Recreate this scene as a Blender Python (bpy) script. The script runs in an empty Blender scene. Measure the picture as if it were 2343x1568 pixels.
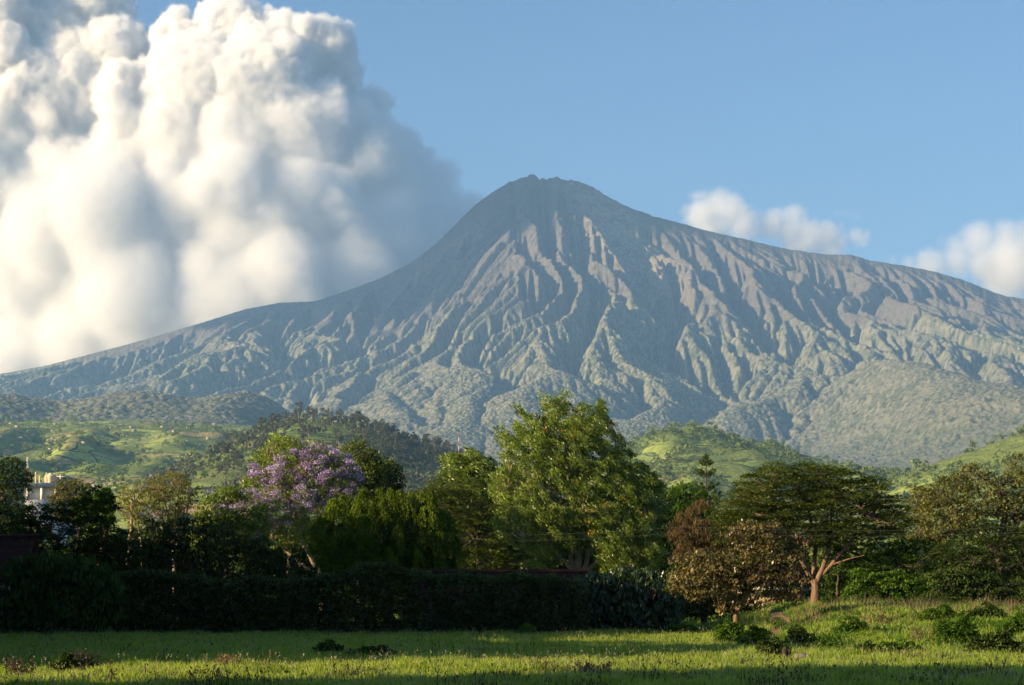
import bpy, math, random, os
import numpy as np
from mathutils import Vector

SC = bpy.context.scene
COL = SC.collection
RNG = np.random.default_rng(11)
random.seed(11)
FPX = 4400.0            # focal length and horizon in pixels of a 2342 px wide copy of the photograph
UC, VH = 1171.0, 1330.0
CAMZ = 3.0


def pt(u, v, Y):
    """Point at depth Y seen at pixel (u, v) of the photograph."""
    return ((u - UC) / FPX * Y, Y, CAMZ + (VH - v) / FPX * Y)


def px(u, Y):
    return (u - UC) / FPX * Y


def pz(v, Y):
    return CAMZ + (VH - v) / FPX * Y


# ------------------------------------------------------------------ noise
def _hash2(ix, iy, seed):
    h = (ix.astype(np.int64) * 374761393 + iy.astype(np.int64) * 668265263 + seed * 1442695041) & 0xFFFFFFFF
    h = ((h ^ (h >> 13)) * 1274126177) & 0xFFFFFFFF
    h = (h ^ (h >> 16)) & 0xFFFFFFFF
    return h.astype(np.float64) / 4294967295.0


def vnoise(x, y, seed=0):
    """Gradient noise, about -1..1."""
    ix, iy = np.floor(x), np.floor(y)
    fx, fy = x - ix, y - iy
    ux, uy = fx * fx * fx * (fx * (fx * 6 - 15) + 10), fy * fy * fy * (fy * (fy * 6 - 15) + 10)

    def g(dx, dy):
        a = _hash2(ix + dx, iy + dy, seed) * 2 * math.pi
        return np.cos(a) * (fx - dx) + np.sin(a) * (fy - dy)
    a, b, c, d = g(0, 0), g(1, 0), g(0, 1), g(1, 1)
    return 1.5 * ((a * (1 - ux) + b * ux) * (1 - uy) + (c * (1 - ux) + d * ux) * uy)


def fbm(x, y, seed=0, octv=4, gain=0.5, ridged=False):
    s, a, t = 0.0, 1.0, 0.0
    for o in range(octv):
        n = vnoise(x * 2 ** o + 17.3 * o, y * 2 ** o - 9.1 * o, seed + o)
        if ridged:
            n = 1 - 2 * np.abs(n)
        s = s + a * n
        t += a
        a *= gain
    return s / t


def sstep(a, b, x):
    t = np.clip((x - a) / (b - a), 0, 1)
    return t * t * (3 - 2 * t)


# ------------------------------------------------------------------ objects
def tag(o, label=None, cat=None, group=None, kind=None):
    if label:
        o['label'] = label
    if cat:
        o['category'] = cat
    if group:
        o['group'] = group
    if kind:
        o['kind'] = kind
    return o


def new_mesh(name, V, F, attrs=None, smooth=False):
    """V (n,3) array, F (m,k) array or list of such arrays with k 3 or 4."""
    me = bpy.data.meshes.new(name)
    V = np.asarray(V, np.float32)
    Fs = [np.asarray(f, np.int32) for f in (F if isinstance(F, list) else [F]) if len(f)]
    me.vertices.add(len(V))
    me.vertices.foreach_set('co', V.ravel())
    loops = np.concatenate([f.ravel() for f in Fs])
    sizes = np.concatenate([np.full(len(f), f.shape[1], np.int32) for f in Fs])
    starts = np.concatenate([[0], np.cumsum(sizes)[:-1]]).astype(np.int32)
    me.loops.add(len(loops))
    me.loops.foreach_set('vertex_index', loops.astype(np.int32))
    me.polygons.add(len(sizes))
    me.polygons.foreach_set('loop_start', starts)
    if smooth:
        me.polygons.foreach_set('use_smooth', np.ones(len(sizes), bool))
    me.update(calc_edges=True)
    for k, (dom, a) in (attrs or {}).items():
        at = me.attributes.new(k, 'FLOAT', dom)
        at.data.foreach_set('value', np.asarray(a, np.float32))
    return me


def obj(name, me, mat=None, parent=None, loc=None):
    o = bpy.data.objects.new(name, me)
    if mat:
        me.materials.append(mat)
    COL.objects.link(o)
    if parent:
        o.parent = parent
    if loc is not None:
        o.location = loc
    return o


def thing(name, label, cat, loc=(0, 0, 0), group=None):
    o = bpy.data.objects.new(name, None)
    o.empty_display_size = 0.5
    COL.objects.link(o)
    o.location = loc
    return tag(o, label, cat, group)


# ------------------------------------------------------------------ materials
class NT:
    """Small helper round a node tree."""
    def __init__(s, name):
        s.m = bpy.data.materials.new(name)
        s.m.use_nodes = True
        s.t = s.m.node_tree
        s.t.nodes.clear()
        s.out = s.t.nodes.new('ShaderNodeOutputMaterial')

    def n(s, typ, **kw):
        x = s.t.nodes.new(typ)
        for k, v in kw.items():
            if k.startswith('i_'):
                key = k[2:].replace('_', ' ')
                s.put(x.inputs[key], v)
            else:
                setattr(x, k, v)
        return x

    def put(s, sock, v):
        if hasattr(v, 'is_output') or hasattr(v, 'links'):
            s.t.links.new(v, sock)
        else:
            if isinstance(v, (tuple, list)) and len(v) == 3 and sock.type == 'RGBA':
                v = (*v, 1)
            sock.default_value = v

    def math(s, op, a, b=0.0, clamp=False):
        x = s.n('ShaderNodeMath', operation=op, use_clamp=clamp)
        s.put(x.inputs[0], a)
        s.put(x.inputs[1], b)
        return x.outputs[0]

    def mix(s, f, a, b, blend='MIX'):
        x = s.n('ShaderNodeMix', data_type='RGBA', blend_type=blend)
        s.put(x.inputs[0], f)
        s.put(x.inputs[6], a)
        s.put(x.inputs[7], b)
        return x.outputs[2]

    def ramp(s, x, a, b):
        r = s.n('ShaderNodeMapRange', interpolation_type='SMOOTHSTEP')
        s.put(r.inputs[0], x)
        r.inputs[1].default_value = a
        r.inputs[2].default_value = b
        return r.outputs[0]

    def noise(s, vec, scale, detail=3.0, rough=0.5, dist=0.0):
        x = s.n('ShaderNodeTexNoise')
        s.put(x.inputs['Vector'], vec)
        x.inputs['Scale'].default_value = scale
        x.inputs['Detail'].default_value = detail
        x.inputs['Roughness'].default_value = rough
        x.inputs['Distortion'].default_value = dist
        return x.outputs[0]

    def voro(s, vec, scale, out='Distance', feature='F1'):
        x = s.n('ShaderNodeTexVoronoi', feature=feature)
        s.put(x.inputs['Vector'], vec)
        x.inputs['Scale'].default_value = scale
        return x.outputs[out]

    def attr(s, name):
        x = s.n('ShaderNodeAttribute', attribute_name=name)
        return x.outputs['Fac']

    def pos(s):
        return s.n('ShaderNodeNewGeometry').outputs['Position']

    def bump(s, h, strength, dist, normal=None):
        b = s.n('ShaderNodeBump')
        b.inputs['Strength'].default_value = strength
        b.inputs['Distance'].default_value = dist
        s.put(b.inputs['Height'], h)
        if normal is not None:
            s.put(b.inputs['Normal'], normal)
        return b.outputs[0]

    def surf(s, color, rough=0.9, normal=None, spec=0.2):
        p = s.n('ShaderNodeBsdfPrincipled')
        s.put(p.inputs['Base Color'], color)
        p.inputs['Roughness'].default_value = rough
        p.inputs['Specular IOR Level'].default_value = spec
        if normal is not None:
            s.put(p.inputs['Normal'], normal)
        s.t.links.new(p.outputs[0], s.out.inputs['Surface'])
        return s.m


def plain(name, color, rough=0.8, var=0.25, scale=3.0, spec=0.2):
    t = NT(name)
    n = t.noise(t.pos(), scale, 4)
    c = t.mix(n, tuple(x * (1 - var) for x in color), tuple(x * (1 + var) for x in color))
    return t.surf(c, rough, t.bump(n, 0.3, 0.05), spec)


def leaf_mat(name, dark, light, trans=0.35, gloss=0.0, rough=0.5):
    """Leaves: colour runs from dark to light by the leaf's own 'tint' (0..1), partly translucent, optionally shiny."""
    t = NT(name)
    c = t.mix(t.attr('tint'), dark, light)
    d = t.n('ShaderNodeBsdfDiffuse')
    t.put(d.inputs['Color'], c)
    tr = t.n('ShaderNodeBsdfTranslucent')
    t.put(tr.inputs['Color'], t.mix(0.5, c, tuple(x * y for x, y in zip(light, (1.3, 1.3, 0.6)))))
    m = t.n('ShaderNodeMixShader')
    m.inputs[0].default_value = trans
    t.t.links.new(d.outputs[0], m.inputs[1])
    t.t.links.new(tr.outputs[0], m.inputs[2])
    res = m.outputs[0]
    if gloss > 0:
        g = t.n('ShaderNodeBsdfGlossy')
        g.inputs['Roughness'].default_value = rough
        g.inputs['Color'].default_value = (1, 1, 1, 1)
        m2 = t.n('ShaderNodeMixShader')
        m2.inputs[0].default_value = gloss
        t.t.links.new(res, m2.inputs[1])
        t.t.links.new(g.outputs[0], m2.inputs[2])
        res = m2.outputs[0]
    t.t.links.new(res, t.out.inputs['Surface'])
    return t.m


# ------------------------------------------------------------------ terrain
def erode(z, cell, iters=120, K=0.02, diff=0.02, m=0.5, seedamp=2.0, seed=5, mask=None, talus=None):
    """Stream-power erosion: water runs to the lowest of eight neighbours, its gathered area cuts the bed."""
    ny, nx = z.shape
    z = z + seedamp * fbm(*np.meshgrid(np.arange(nx) * 0.11, np.arange(ny) * 0.11), seed=seed, octv=3)
    N = nx * ny
    idx = np.arange(N).reshape(ny, nx)
    offs = [(-1, -1), (-1, 0), (-1, 1), (0, -1), (0, 1), (1, -1), (1, 0), (1, 1)]
    area = np.ones(N)
    for it in range(iters):
        zp = np.pad(z, 1, mode='edge')
        best = np.zeros((ny, nx))
        rec = idx.copy()
        drop = np.zeros((ny, nx))
        ip = np.pad(idx, 1, mode='edge')
        for dy, dx in offs:
            d = cell * math.hypot(dy, dx)
            zn = zp[1 + dy:1 + dy + ny, 1 + dx:1 + dx + nx]
            s = (z - zn) / d
            b = s > best
            best = np.where(b, s, best)
            drop = np.where(b, z - zn, drop)
            rec = np.where(b, ip[1 + dy:1 + dy + ny, 1 + dx:1 + dx + nx], rec)
        r = rec.ravel()
        self_ = r == idx.ravel()
        for k in range(40 if it == 0 else 8):
            w = np.where(self_, 0.0, area)
            area = 1 + np.bincount(r, weights=w, minlength=N)
        cut = K * np.sqrt(area.reshape(ny, nx)) ** (2 * m) * best * cell
        if mask is not None:
            cut = cut * mask
        z = z - np.minimum(cut, 0.6 * drop)
        lap = (zp[:-2, 1:-1] + zp[2:, 1:-1] + zp[1:-1, :-2] + zp[1:-1, 2:] - 4 * z)
        z = z + diff * lap
    return z


def resample(z, fx, fy):
    """Catmull-Rom resampling of a grid at fractional column fx and row fy positions."""
    def cr(a, f, ax):
        n = a.shape[ax]
        i = np.clip(np.floor(f).astype(int), 0, n - 2)
        t = f - i
        sh = [1, 1]
        sh[ax] = -1
        t = t.reshape(sh)
        p = [np.take(a, np.clip(i + k, 0, n - 1), axis=ax) for k in (-1, 0, 1, 2)]
        return p[1] + 0.5 * t * (p[2] - p[0] + t * (2 * p[0] - 5 * p[1] + 4 * p[2] - p[3] + t * (3 * (p[1] - p[2]) + p[3] - p[0])))
    return cr(cr(z, fx, 1), fy, 0)


def grid_mesh(name, xs, ys, Z, attrs=None):
    X, Y = np.meshgrid(xs, ys)
    V = np.stack([X.ravel(), Y.ravel(), Z.ravel()], 1)
    nx, ny = len(xs), len(ys)
    a = (np.arange(ny - 1)[:, None] * nx + np.arange(nx - 1)[None]).ravel()
    F = np.stack([a, a + 1, a + nx + 1, a + nx], 1)
    return new_mesh(name, V, F, {k: ('POINT', v.ravel()) for k, v in (attrs or {}).items()}, smooth=True)


def lookup(xs, ys, Z):
    """Bilinear height lookup for a regular grid."""
    def f(x, y):
        fx = np.clip((np.asarray(x, float) - xs[0]) / (xs[1] - xs[0]), 0, len(xs) - 1.001)
        fy = np.clip((np.asarray(y, float) - ys[0]) / (ys[1] - ys[0]), 0, len(ys) - 1.001)
        i, j = fx.astype(int), fy.astype(int)
        a, b = fx - i, fy - j
        return (Z[j, i] * (1 - a) + Z[j, i + 1] * a) * (1 - b) + (Z[j + 1, i] * (1 - a) + Z[j + 1, i + 1] * a) * b
    return f


def smax(a, b, k):
    h = np.clip(0.5 + 0.5 * (b - a) / k, 0, 1)
    return a * (1 - h) + b * h + k * h * (1 - h)


# ------------------------------------------------------------------ camera, light, air
SUN_EL = math.radians(16.0)
SUN_FWD = math.radians(24.0)       # how far the sun stands on the camera's side of due left
TO_SUN = Vector((-math.cos(SUN_EL) * math.cos(SUN_FWD), -math.cos(SUN_EL) * math.sin(SUN_FWD), math.sin(SUN_EL)))

cam_d = bpy.data.cameras.new('camera')
cam = bpy.data.objects.new('camera', cam_d)
COL.objects.link(cam)
cam.location = (0, 0, CAMZ)
cam.rotation_euler = (math.pi / 2, 0, 0)
cam_d.sensor_width = 36.0
cam_d.lens = 36.0 * FPX / 2342.0
cam_d.shift_y = (VH - 784.0) / 2342.0
cam_d.clip_start = 0.5
cam_d.clip_end = 60000
SC.camera = cam

sun_d = bpy.data.lights.new('sun', 'SUN')
sun_d.energy = 5.0
sun_d.angle = math.radians(0.5)
sun_d.color = (1.0, 0.76, 0.45)
sun = bpy.data.objects.new('sun', sun_d)
COL.objects.link(sun)
sun.rotation_euler = TO_SUN.to_track_quat('Z', 'Y').to_euler()

world = bpy.data.worlds.new('World')
SC.world = world
world.use_nodes = True
wt = world.node_tree
bg = wt.nodes['Background']
sky = wt.nodes.new('ShaderNodeTexSky')
sky.sky_type = 'NISHITA'
sky.sun_disc = False
sky.sun_elevation = SUN_EL
sky.sun_rotation = math.atan2(TO_SUN.x, TO_SUN.y)
sky.altitude = 700
sky.air_density = 1.15
sky.dust_density = 1.4
sky.ozone_density = 4.5
wt.links.new(sky.outputs[0], bg.inputs[0])
bg.inputs[1].default_value = 0.076

SC.view_settings.view_transform = 'Standard'
SC.view_settings.look = 'None'
SC.view_settings.gamma = 1.0
SC.view_settings.exposure = 1.14
SC.render.engine = 'CYCLES'
SC.cycles.max_bounces = 10
SC.cycles.diffuse_bounces = 2
SC.cycles.transmission_bounces = 3
SC.cycles.transparent_max_bounces = 8
SC.cycles.volume_bounces = 9
SC.cycles.volume_step_rate = 3.0
SC.cycles.use_denoising = True
SC.cycles.use_adaptive_sampling = True
SC.cycles.adaptive_threshold = 0.02
SC.cycles.adaptive_min_samples = 20

# the air
HX0, HX1, HY0, HY1, HZ0, HZ1 = -4300, 4300, -60, 13300, -3, 2700
hv = np.array([(x, y, z) for z in (HZ0, HZ1) for y in (HY0, HY1) for x in (HX0, HX1)])
hf = np.array([(0, 2, 3, 1), (4, 5, 7, 6), (0, 1, 5, 4), (2, 6, 7, 3), (0, 4, 6, 2), (1, 3, 7, 5)])
ht = NT('haze_air')
hp = ht.n('ShaderNodeVolumePrincipled')
hp.inputs['Color'].default_value = (0.32, 0.59, 1.0, 1)
hp.inputs['Density'].default_value = 4.4e-5
hp.inputs['Anisotropy'].default_value = 0.0
ht.t.links.new(hp.outputs[0], ht.out.inputs['Volume'])
haze = obj('haze', new_mesh('haze', hv, hf), ht.m)
tag(haze, 'pale blue evening haze filling the air before the mountain', 'haze', kind='stuff')
# ------------------------------------------------------------------ the mountain
RIDGE = [(-500, 965), (-300, 925), (-100, 880), (0, 856), (100, 838), (200, 812), (300, 786), (400, 757), (480, 733), (560, 708), (640, 693), (720, 690),
         (800, 663), (870, 637), (940, 602), (1000, 555), (1045, 510), (1085, 470), (1130, 437), (1165, 417), (1190, 408), (1205, 404), (1212, 399), (1222, 400), (1229, 405),
         (1234, 412), (1243, 408), (1249, 412), (1257, 408), (1270, 404), (1277, 405), (1284, 411), (1300, 413), (1330, 416), (1355, 428), (1385, 447), (1420, 466),
         (1450, 479), (1500, 496), (1560, 512), (1620, 529), (1700, 547), (1780, 566), (1850, 578), (1905, 583), (1945, 583), (1990, 596), (2060, 607),
         (2130, 620), (2200, 640), (2250, 660), (2300, 678), (2342, 684), (2450, 705), (2600, 745), (2900, 830)]
YR = 12000.0
rx = np.array([px(u, YR) for u, v in RIDGE])
rz = np.array([pz(v, YR) for u, v in RIDGE])
cell = 15.0
mx = np.arange(-4150, 4150 + 1, cell)
my = np.arange(5000, 12600 + 1, cell)
MX, MY = np.meshgrid(mx, my)


def smooth1(a, k):
    w = np.ones(2 * k + 1) / (2 * k + 1)
    return np.convolve(np.pad(a, k, mode='edge'), w, 'valid')


zr = np.interp(mx, rx, rz)
zsm = np.minimum(smooth1(smooth1(zr, 7), 7), zr + 6)
base = 215 + 60 * fbm(mx / 900, mx * 0 + 3.3, 3, 2)
s = np.clip((MY - 5000) / (YR - 5000), 0, 1)
# profile: gentle apron of forest below, steep near the rim; crest detail only close to the crest
blend = sstep(0.80, 0.99, s)
crest = zsm[None] * (1 - blend) + zr[None] * blend
steep = 1.30 + 0.55 * np.exp(-((mx - 250) / 1500) ** 2)
z = base[None] + (crest - base[None]) * (0.30 * s + 0.70 * s ** (steep[None] + 0.5))
back = np.clip((MY - YR) / 600, 0, 1)
z = z - back * 700 * (0.5 + 0.5 * back)
# broad ribs so that the water finds a fan of valleys
ang = np.arctan2(MX - 260, 18500 - MY)
rad = np.hypot(MX - 260, 18500 - MY)
wob = 0.030 * fbm(MX / 900, MY / 1100, 21, 2) + 0.0035 * fbm(MX / 260, MY / 330, 23, 3)
amp1 = 0.55 + 0.75 * np.clip(0.5 + fbm(MX / 900, MY / 2600, 33, 2), 0, 1)
ribs = 105 * (fbm((ang + wob * 1.5) * 9.0, rad / 5200, 31, 2, ridged=True) - 0.25)
ribs = ribs + amp1 * 52 * (fbm((ang + wob * 1.8) * 23, rad / 4200, 37, 2, ridged=True) - 0.3)
ribs = ribs + amp1 * 20 * fbm((ang + wob * 2.2) * 60, rad / 1500, 41, 3) + 9 * fbm(MX / 150, MY / 210, 43, 3)
z = z + ribs * sstep(1.0, 0.86, s) * sstep(0.02, 0.62, s) + 55 * fbm(MX / 520, MY / 700, 49, 3) * sstep(0.7, 0.4, s) * sstep(0, 0.1, s)
mask = sstep(1.0, 0.93, s) * (0.16 + 0.84 * sstep(0.12, 0.62, s))


def cone(u, v, Y, rx_, ry_, p=1.5, skew=0.0):
    cx, cz = px(u, Y), pz(v, Y)
    d = np.hypot((MX - cx - skew * (MY - Y)) / rx_, (MY - Y) / ry_)
    return cx, cz, d


# parasitic forested ridge on the right, and the dark foothill on the left
jag = 1 + 0.22 * fbm(MX / 330, MY / 330, 77, 4)
cx, cz, d = cone(2010, 792, 8300, 640, 2400, skew=-0.16)
z = smax(z, cz - 560 * (d * jag) ** 1.0, 60)
cx, cz, d = cone(575, 884, 6300, 420, 1300, skew=0.05)
z = smax(z, cz - 330 * (d * jag) ** 1.2, 25)
cx, cz, d = cone(330, 897, 6100, 620, 1200)
z = smax(z, cz - 330 * (d * jag) ** 1.5, 25)
cx, cz, d = cone(40, 905, 5900, 560, 1200)
z = smax(z, cz - 330 * (d * jag) ** 1.5, 25)
z = erode(z, cell, iters=130, K=0.015, diff=0.003, seedamp=5.0, mask=mask)
# forest smooths the lower flanks into broad swells
zb = z.copy()
for k in range(45):
    zq = np.pad(zb, 1, mode='edge')
    zb = zb + 0.2 * (zq[:-2, 1:-1] + zq[2:, 1:-1] + zq[1:-1, :-2] + zq[1:-1, 2:] - 4 * zb)
z = z + (zb - z) * 0.85 * sstep(0.74, 0.34, s)
# the scar below the summit: a steep rocky cut
u_s = (MX - px(1405, 11500)) - 0.22 * (11500 - MY)
scar = np.exp(-(u_s / 120) ** 2) * sstep(9900, 10700, MY) * sstep(11950, 11500, MY)
z = z - 120 * scar * (1 + 0.35 * fbm(MX / 90, MY / 90, 91, 3))
rock = np.clip(np.exp(-((u_s - 20) / 230) ** 2) * sstep(10300, 11200, MY) * sstep(12050, 11850, MY), 0, 1)

fxs = np.concatenate([np.arange(-4140, -300, 6.0), np.arange(-300, 900, 4.0), np.arange(900, 4141, 6.0)])
fys = np.concatenate([np.arange(5020, 9400, 8.5), np.arange(9400, 12580, 9.0)])
GX, GY = np.meshgrid((fxs - mx[0]) / cell, (fys - my[0]) / cell)
zf = resample(z, GX[0], GY[:, 0])
rk = np.clip(resample(rock, GX[0], GY[:, 0]), 0, 1)
FX, FY = np.meshgrid(fxs, fys)
sf = np.clip((FY - 5000) / (YR - 5000), 0, 1)
tree = sstep(1480, 1250, zf + 160 * fbm(FX / 500, FY / 500, 8, 3))
zf = zf + (1 - tree) * sstep(1.02, 0.97, sf) * 9 * fbm(FX / 70, FY / 70, 14, 4)
zf = zf + rk * 30 * np.abs(fbm(FX / 60, FY / 130, 15, 4, ridged=True))
fa = np.arctan2(FX - 260, 18500 - FY) + np.interp(FX, mx, mx * 0) + 0.004 * fbm(FX / 500, FY / 500, 25, 3)
frd = np.hypot(FX - 260, 18500 - FY)
rills = 6 * (fbm(fa * 105, frd / 1500, 45, 3, ridged=True) - 0.3) + 4 * (fbm(fa * 230, frd / 600, 47, 2, ridged=True) - 0.3)
zf = zf + rills * sstep(1.0, 0.96, sf) * (0.12 + 0.88 * (1 - tree)) + 24 * sstep(1950, 2250, zf) * sstep(1.0, 0.97, sf) * (fbm(FX / 95, FY / 140, 83, 4, ridged=True) - 0.3)
cn = np.abs(vnoise(FX / 34, FY / 44, 51)) + 0.6 * np.abs(vnoise(FX / 17, FY / 24, 53))
CELLC = 12.5
jx, jy = FX / CELLC, FY / (CELLC * 1.25)
kx, ky = np.floor(jx), np.floor(jy)
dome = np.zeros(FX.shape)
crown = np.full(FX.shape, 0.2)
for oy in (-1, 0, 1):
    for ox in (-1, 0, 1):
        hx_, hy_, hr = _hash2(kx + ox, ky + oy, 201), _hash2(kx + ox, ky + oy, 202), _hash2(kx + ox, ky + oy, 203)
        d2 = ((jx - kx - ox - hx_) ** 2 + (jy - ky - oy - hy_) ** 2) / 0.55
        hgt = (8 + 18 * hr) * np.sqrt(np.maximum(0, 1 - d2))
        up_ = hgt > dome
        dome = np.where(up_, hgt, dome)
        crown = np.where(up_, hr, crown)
cl = 0.70 + 0.45 * fbm(FX / 140, FY / 180, 55, 3)
zf = zf + tree * (4 * cn + 0.55 * dome * cl + 3 * RNG.random(FX.shape))
zf = zf + 5 * sstep(0.9, 1.0, sf) * fbm(FX / 40, FY / 40, 19, 3)

# bring the skyline to the photograph's
e_want = lambda uu: (VH - np.interp(uu, [r[0] for r in RIDGE], [r[1] for r in RIDGE]) + 2.6 * fbm(uu / 26.0, uu * 0, 57, 4) * sstep(900, 1300, uu) + 3.5 * fbm(uu / 13.0, uu * 0 + 2, 58, 3) * sstep(1110, 1180, uu) * sstep(1480, 1400, uu) + 1.2 * fbm(uu / 9.0, uu * 0 + 5, 59, 2)) / FPX
uv_ = UC + FX / FY * FPX
for k in range(5):
    bw = 4.0 if k < 2 else 2.0
    ub = np.arange(-500, 2900, bw)
    ev = (zf - CAMZ) / FY
    bi = np.clip(((uv_ + 500) / bw).astype(int), 0, len(ub) - 1)
    mxe = np.full(len(ub), -1.0)
    np.maximum.at(mxe, bi.ravel(), ev.ravel())
    okb = mxe > -0.9
    mxe = np.interp(ub, ub[okb], mxe[okb])
    dl = np.clip(e_want(ub + bw / 2) - mxe, -0.012, 0.012)
    zf = zf + np.interp(uv_, ub + bw / 2, dl) * FY * sstep(0.86 if k < 2 else 0.975, 0.997, sf)

t = NT('mountain_slope')
p = t.pos()
warp = t.noise(p, 0.0016, 4)
zz = t.n('ShaderNodeSeparateXYZ', i_Vector=p).outputs[2]
alt = t.math('ADD', zz, t.math('MULTIPLY', t.math('SUBTRACT', warp, 0.5), 700))
forest = t.ramp(alt, 1560, 1250)
crown_h = t.voro(p, 0.060, feature='SMOOTH_F1')
crown_c = t.n('ShaderNodeSeparateColor', i_Color=t.voro(p, 0.060, 'Color')).outputs
fine = t.noise(p, 0.05, 5, 0.65)
big = t.noise(p, 0.0035, 5, 0.6)
mid = t.noise(p, 0.016, 4, 0.6)
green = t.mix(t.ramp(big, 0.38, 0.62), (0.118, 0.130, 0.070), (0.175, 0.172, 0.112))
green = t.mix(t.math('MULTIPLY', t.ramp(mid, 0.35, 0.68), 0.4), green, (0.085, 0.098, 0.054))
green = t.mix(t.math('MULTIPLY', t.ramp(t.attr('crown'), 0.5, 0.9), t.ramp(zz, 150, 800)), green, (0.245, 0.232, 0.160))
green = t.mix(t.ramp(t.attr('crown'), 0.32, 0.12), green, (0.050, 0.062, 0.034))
heath = t.mix(t.ramp(fine, 0.3, 0.7), (0.085, 0.076, 0.066), (0.175, 0.153, 0.125))
heath = t.mix(t.math('MULTIPLY', t.ramp(mid, 0.5, 0.72), 0.55), heath, (0.200, 0.172, 0.130))
rockc = t.mix(t.ramp(fine, 0.35, 0.65), (0.20, 0.165, 0.115), (0.40, 0.33, 0.21))
heath = t.mix(t.math('MULTIPLY', t.ramp(alt, 1950, 2300), 0.85), heath, (0.040, 0.038, 0.037))  # dark summit lava, darkened further so the cloud's shadow is partly in the colour
col = t.mix(forest, heath, green)
col = t.mix(t.math('MULTIPLY', t.attr('rock'), t.ramp(t.noise(p, 0.012, 4), 0.30, 0.52)), col, rockc)
h = t.math('ADD', t.math('MULTIPLY', t.math('SUBTRACT', 1.0, crown_h), t.math('MULTIPLY', forest, 5.0)), t.math('MULTIPLY', fine, 9.0))
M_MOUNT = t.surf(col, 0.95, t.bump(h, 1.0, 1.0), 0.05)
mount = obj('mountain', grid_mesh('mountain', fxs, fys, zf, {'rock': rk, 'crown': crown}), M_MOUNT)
tag(mount, 'tall volcanic mountain with furrowed slopes and a jagged summit', 'mountain', kind='structure')
# ------------------------------------------------------------------ clouds
CLOUD_N = 0


def cloud_material(name, dens):
    t = NT(name)
    pv = t.n('ShaderNodeVolumePrincipled')
    pv.inputs['Color'].default_value = (1, 1, 1, 1)
    pv.inputs['Density'].default_value = dens
    pv.inputs['Anisotropy'].default_value = 0.0
    t.t.links.new(pv.outputs[0], t.out.inputs['Volume'])
    return t.m


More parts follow.
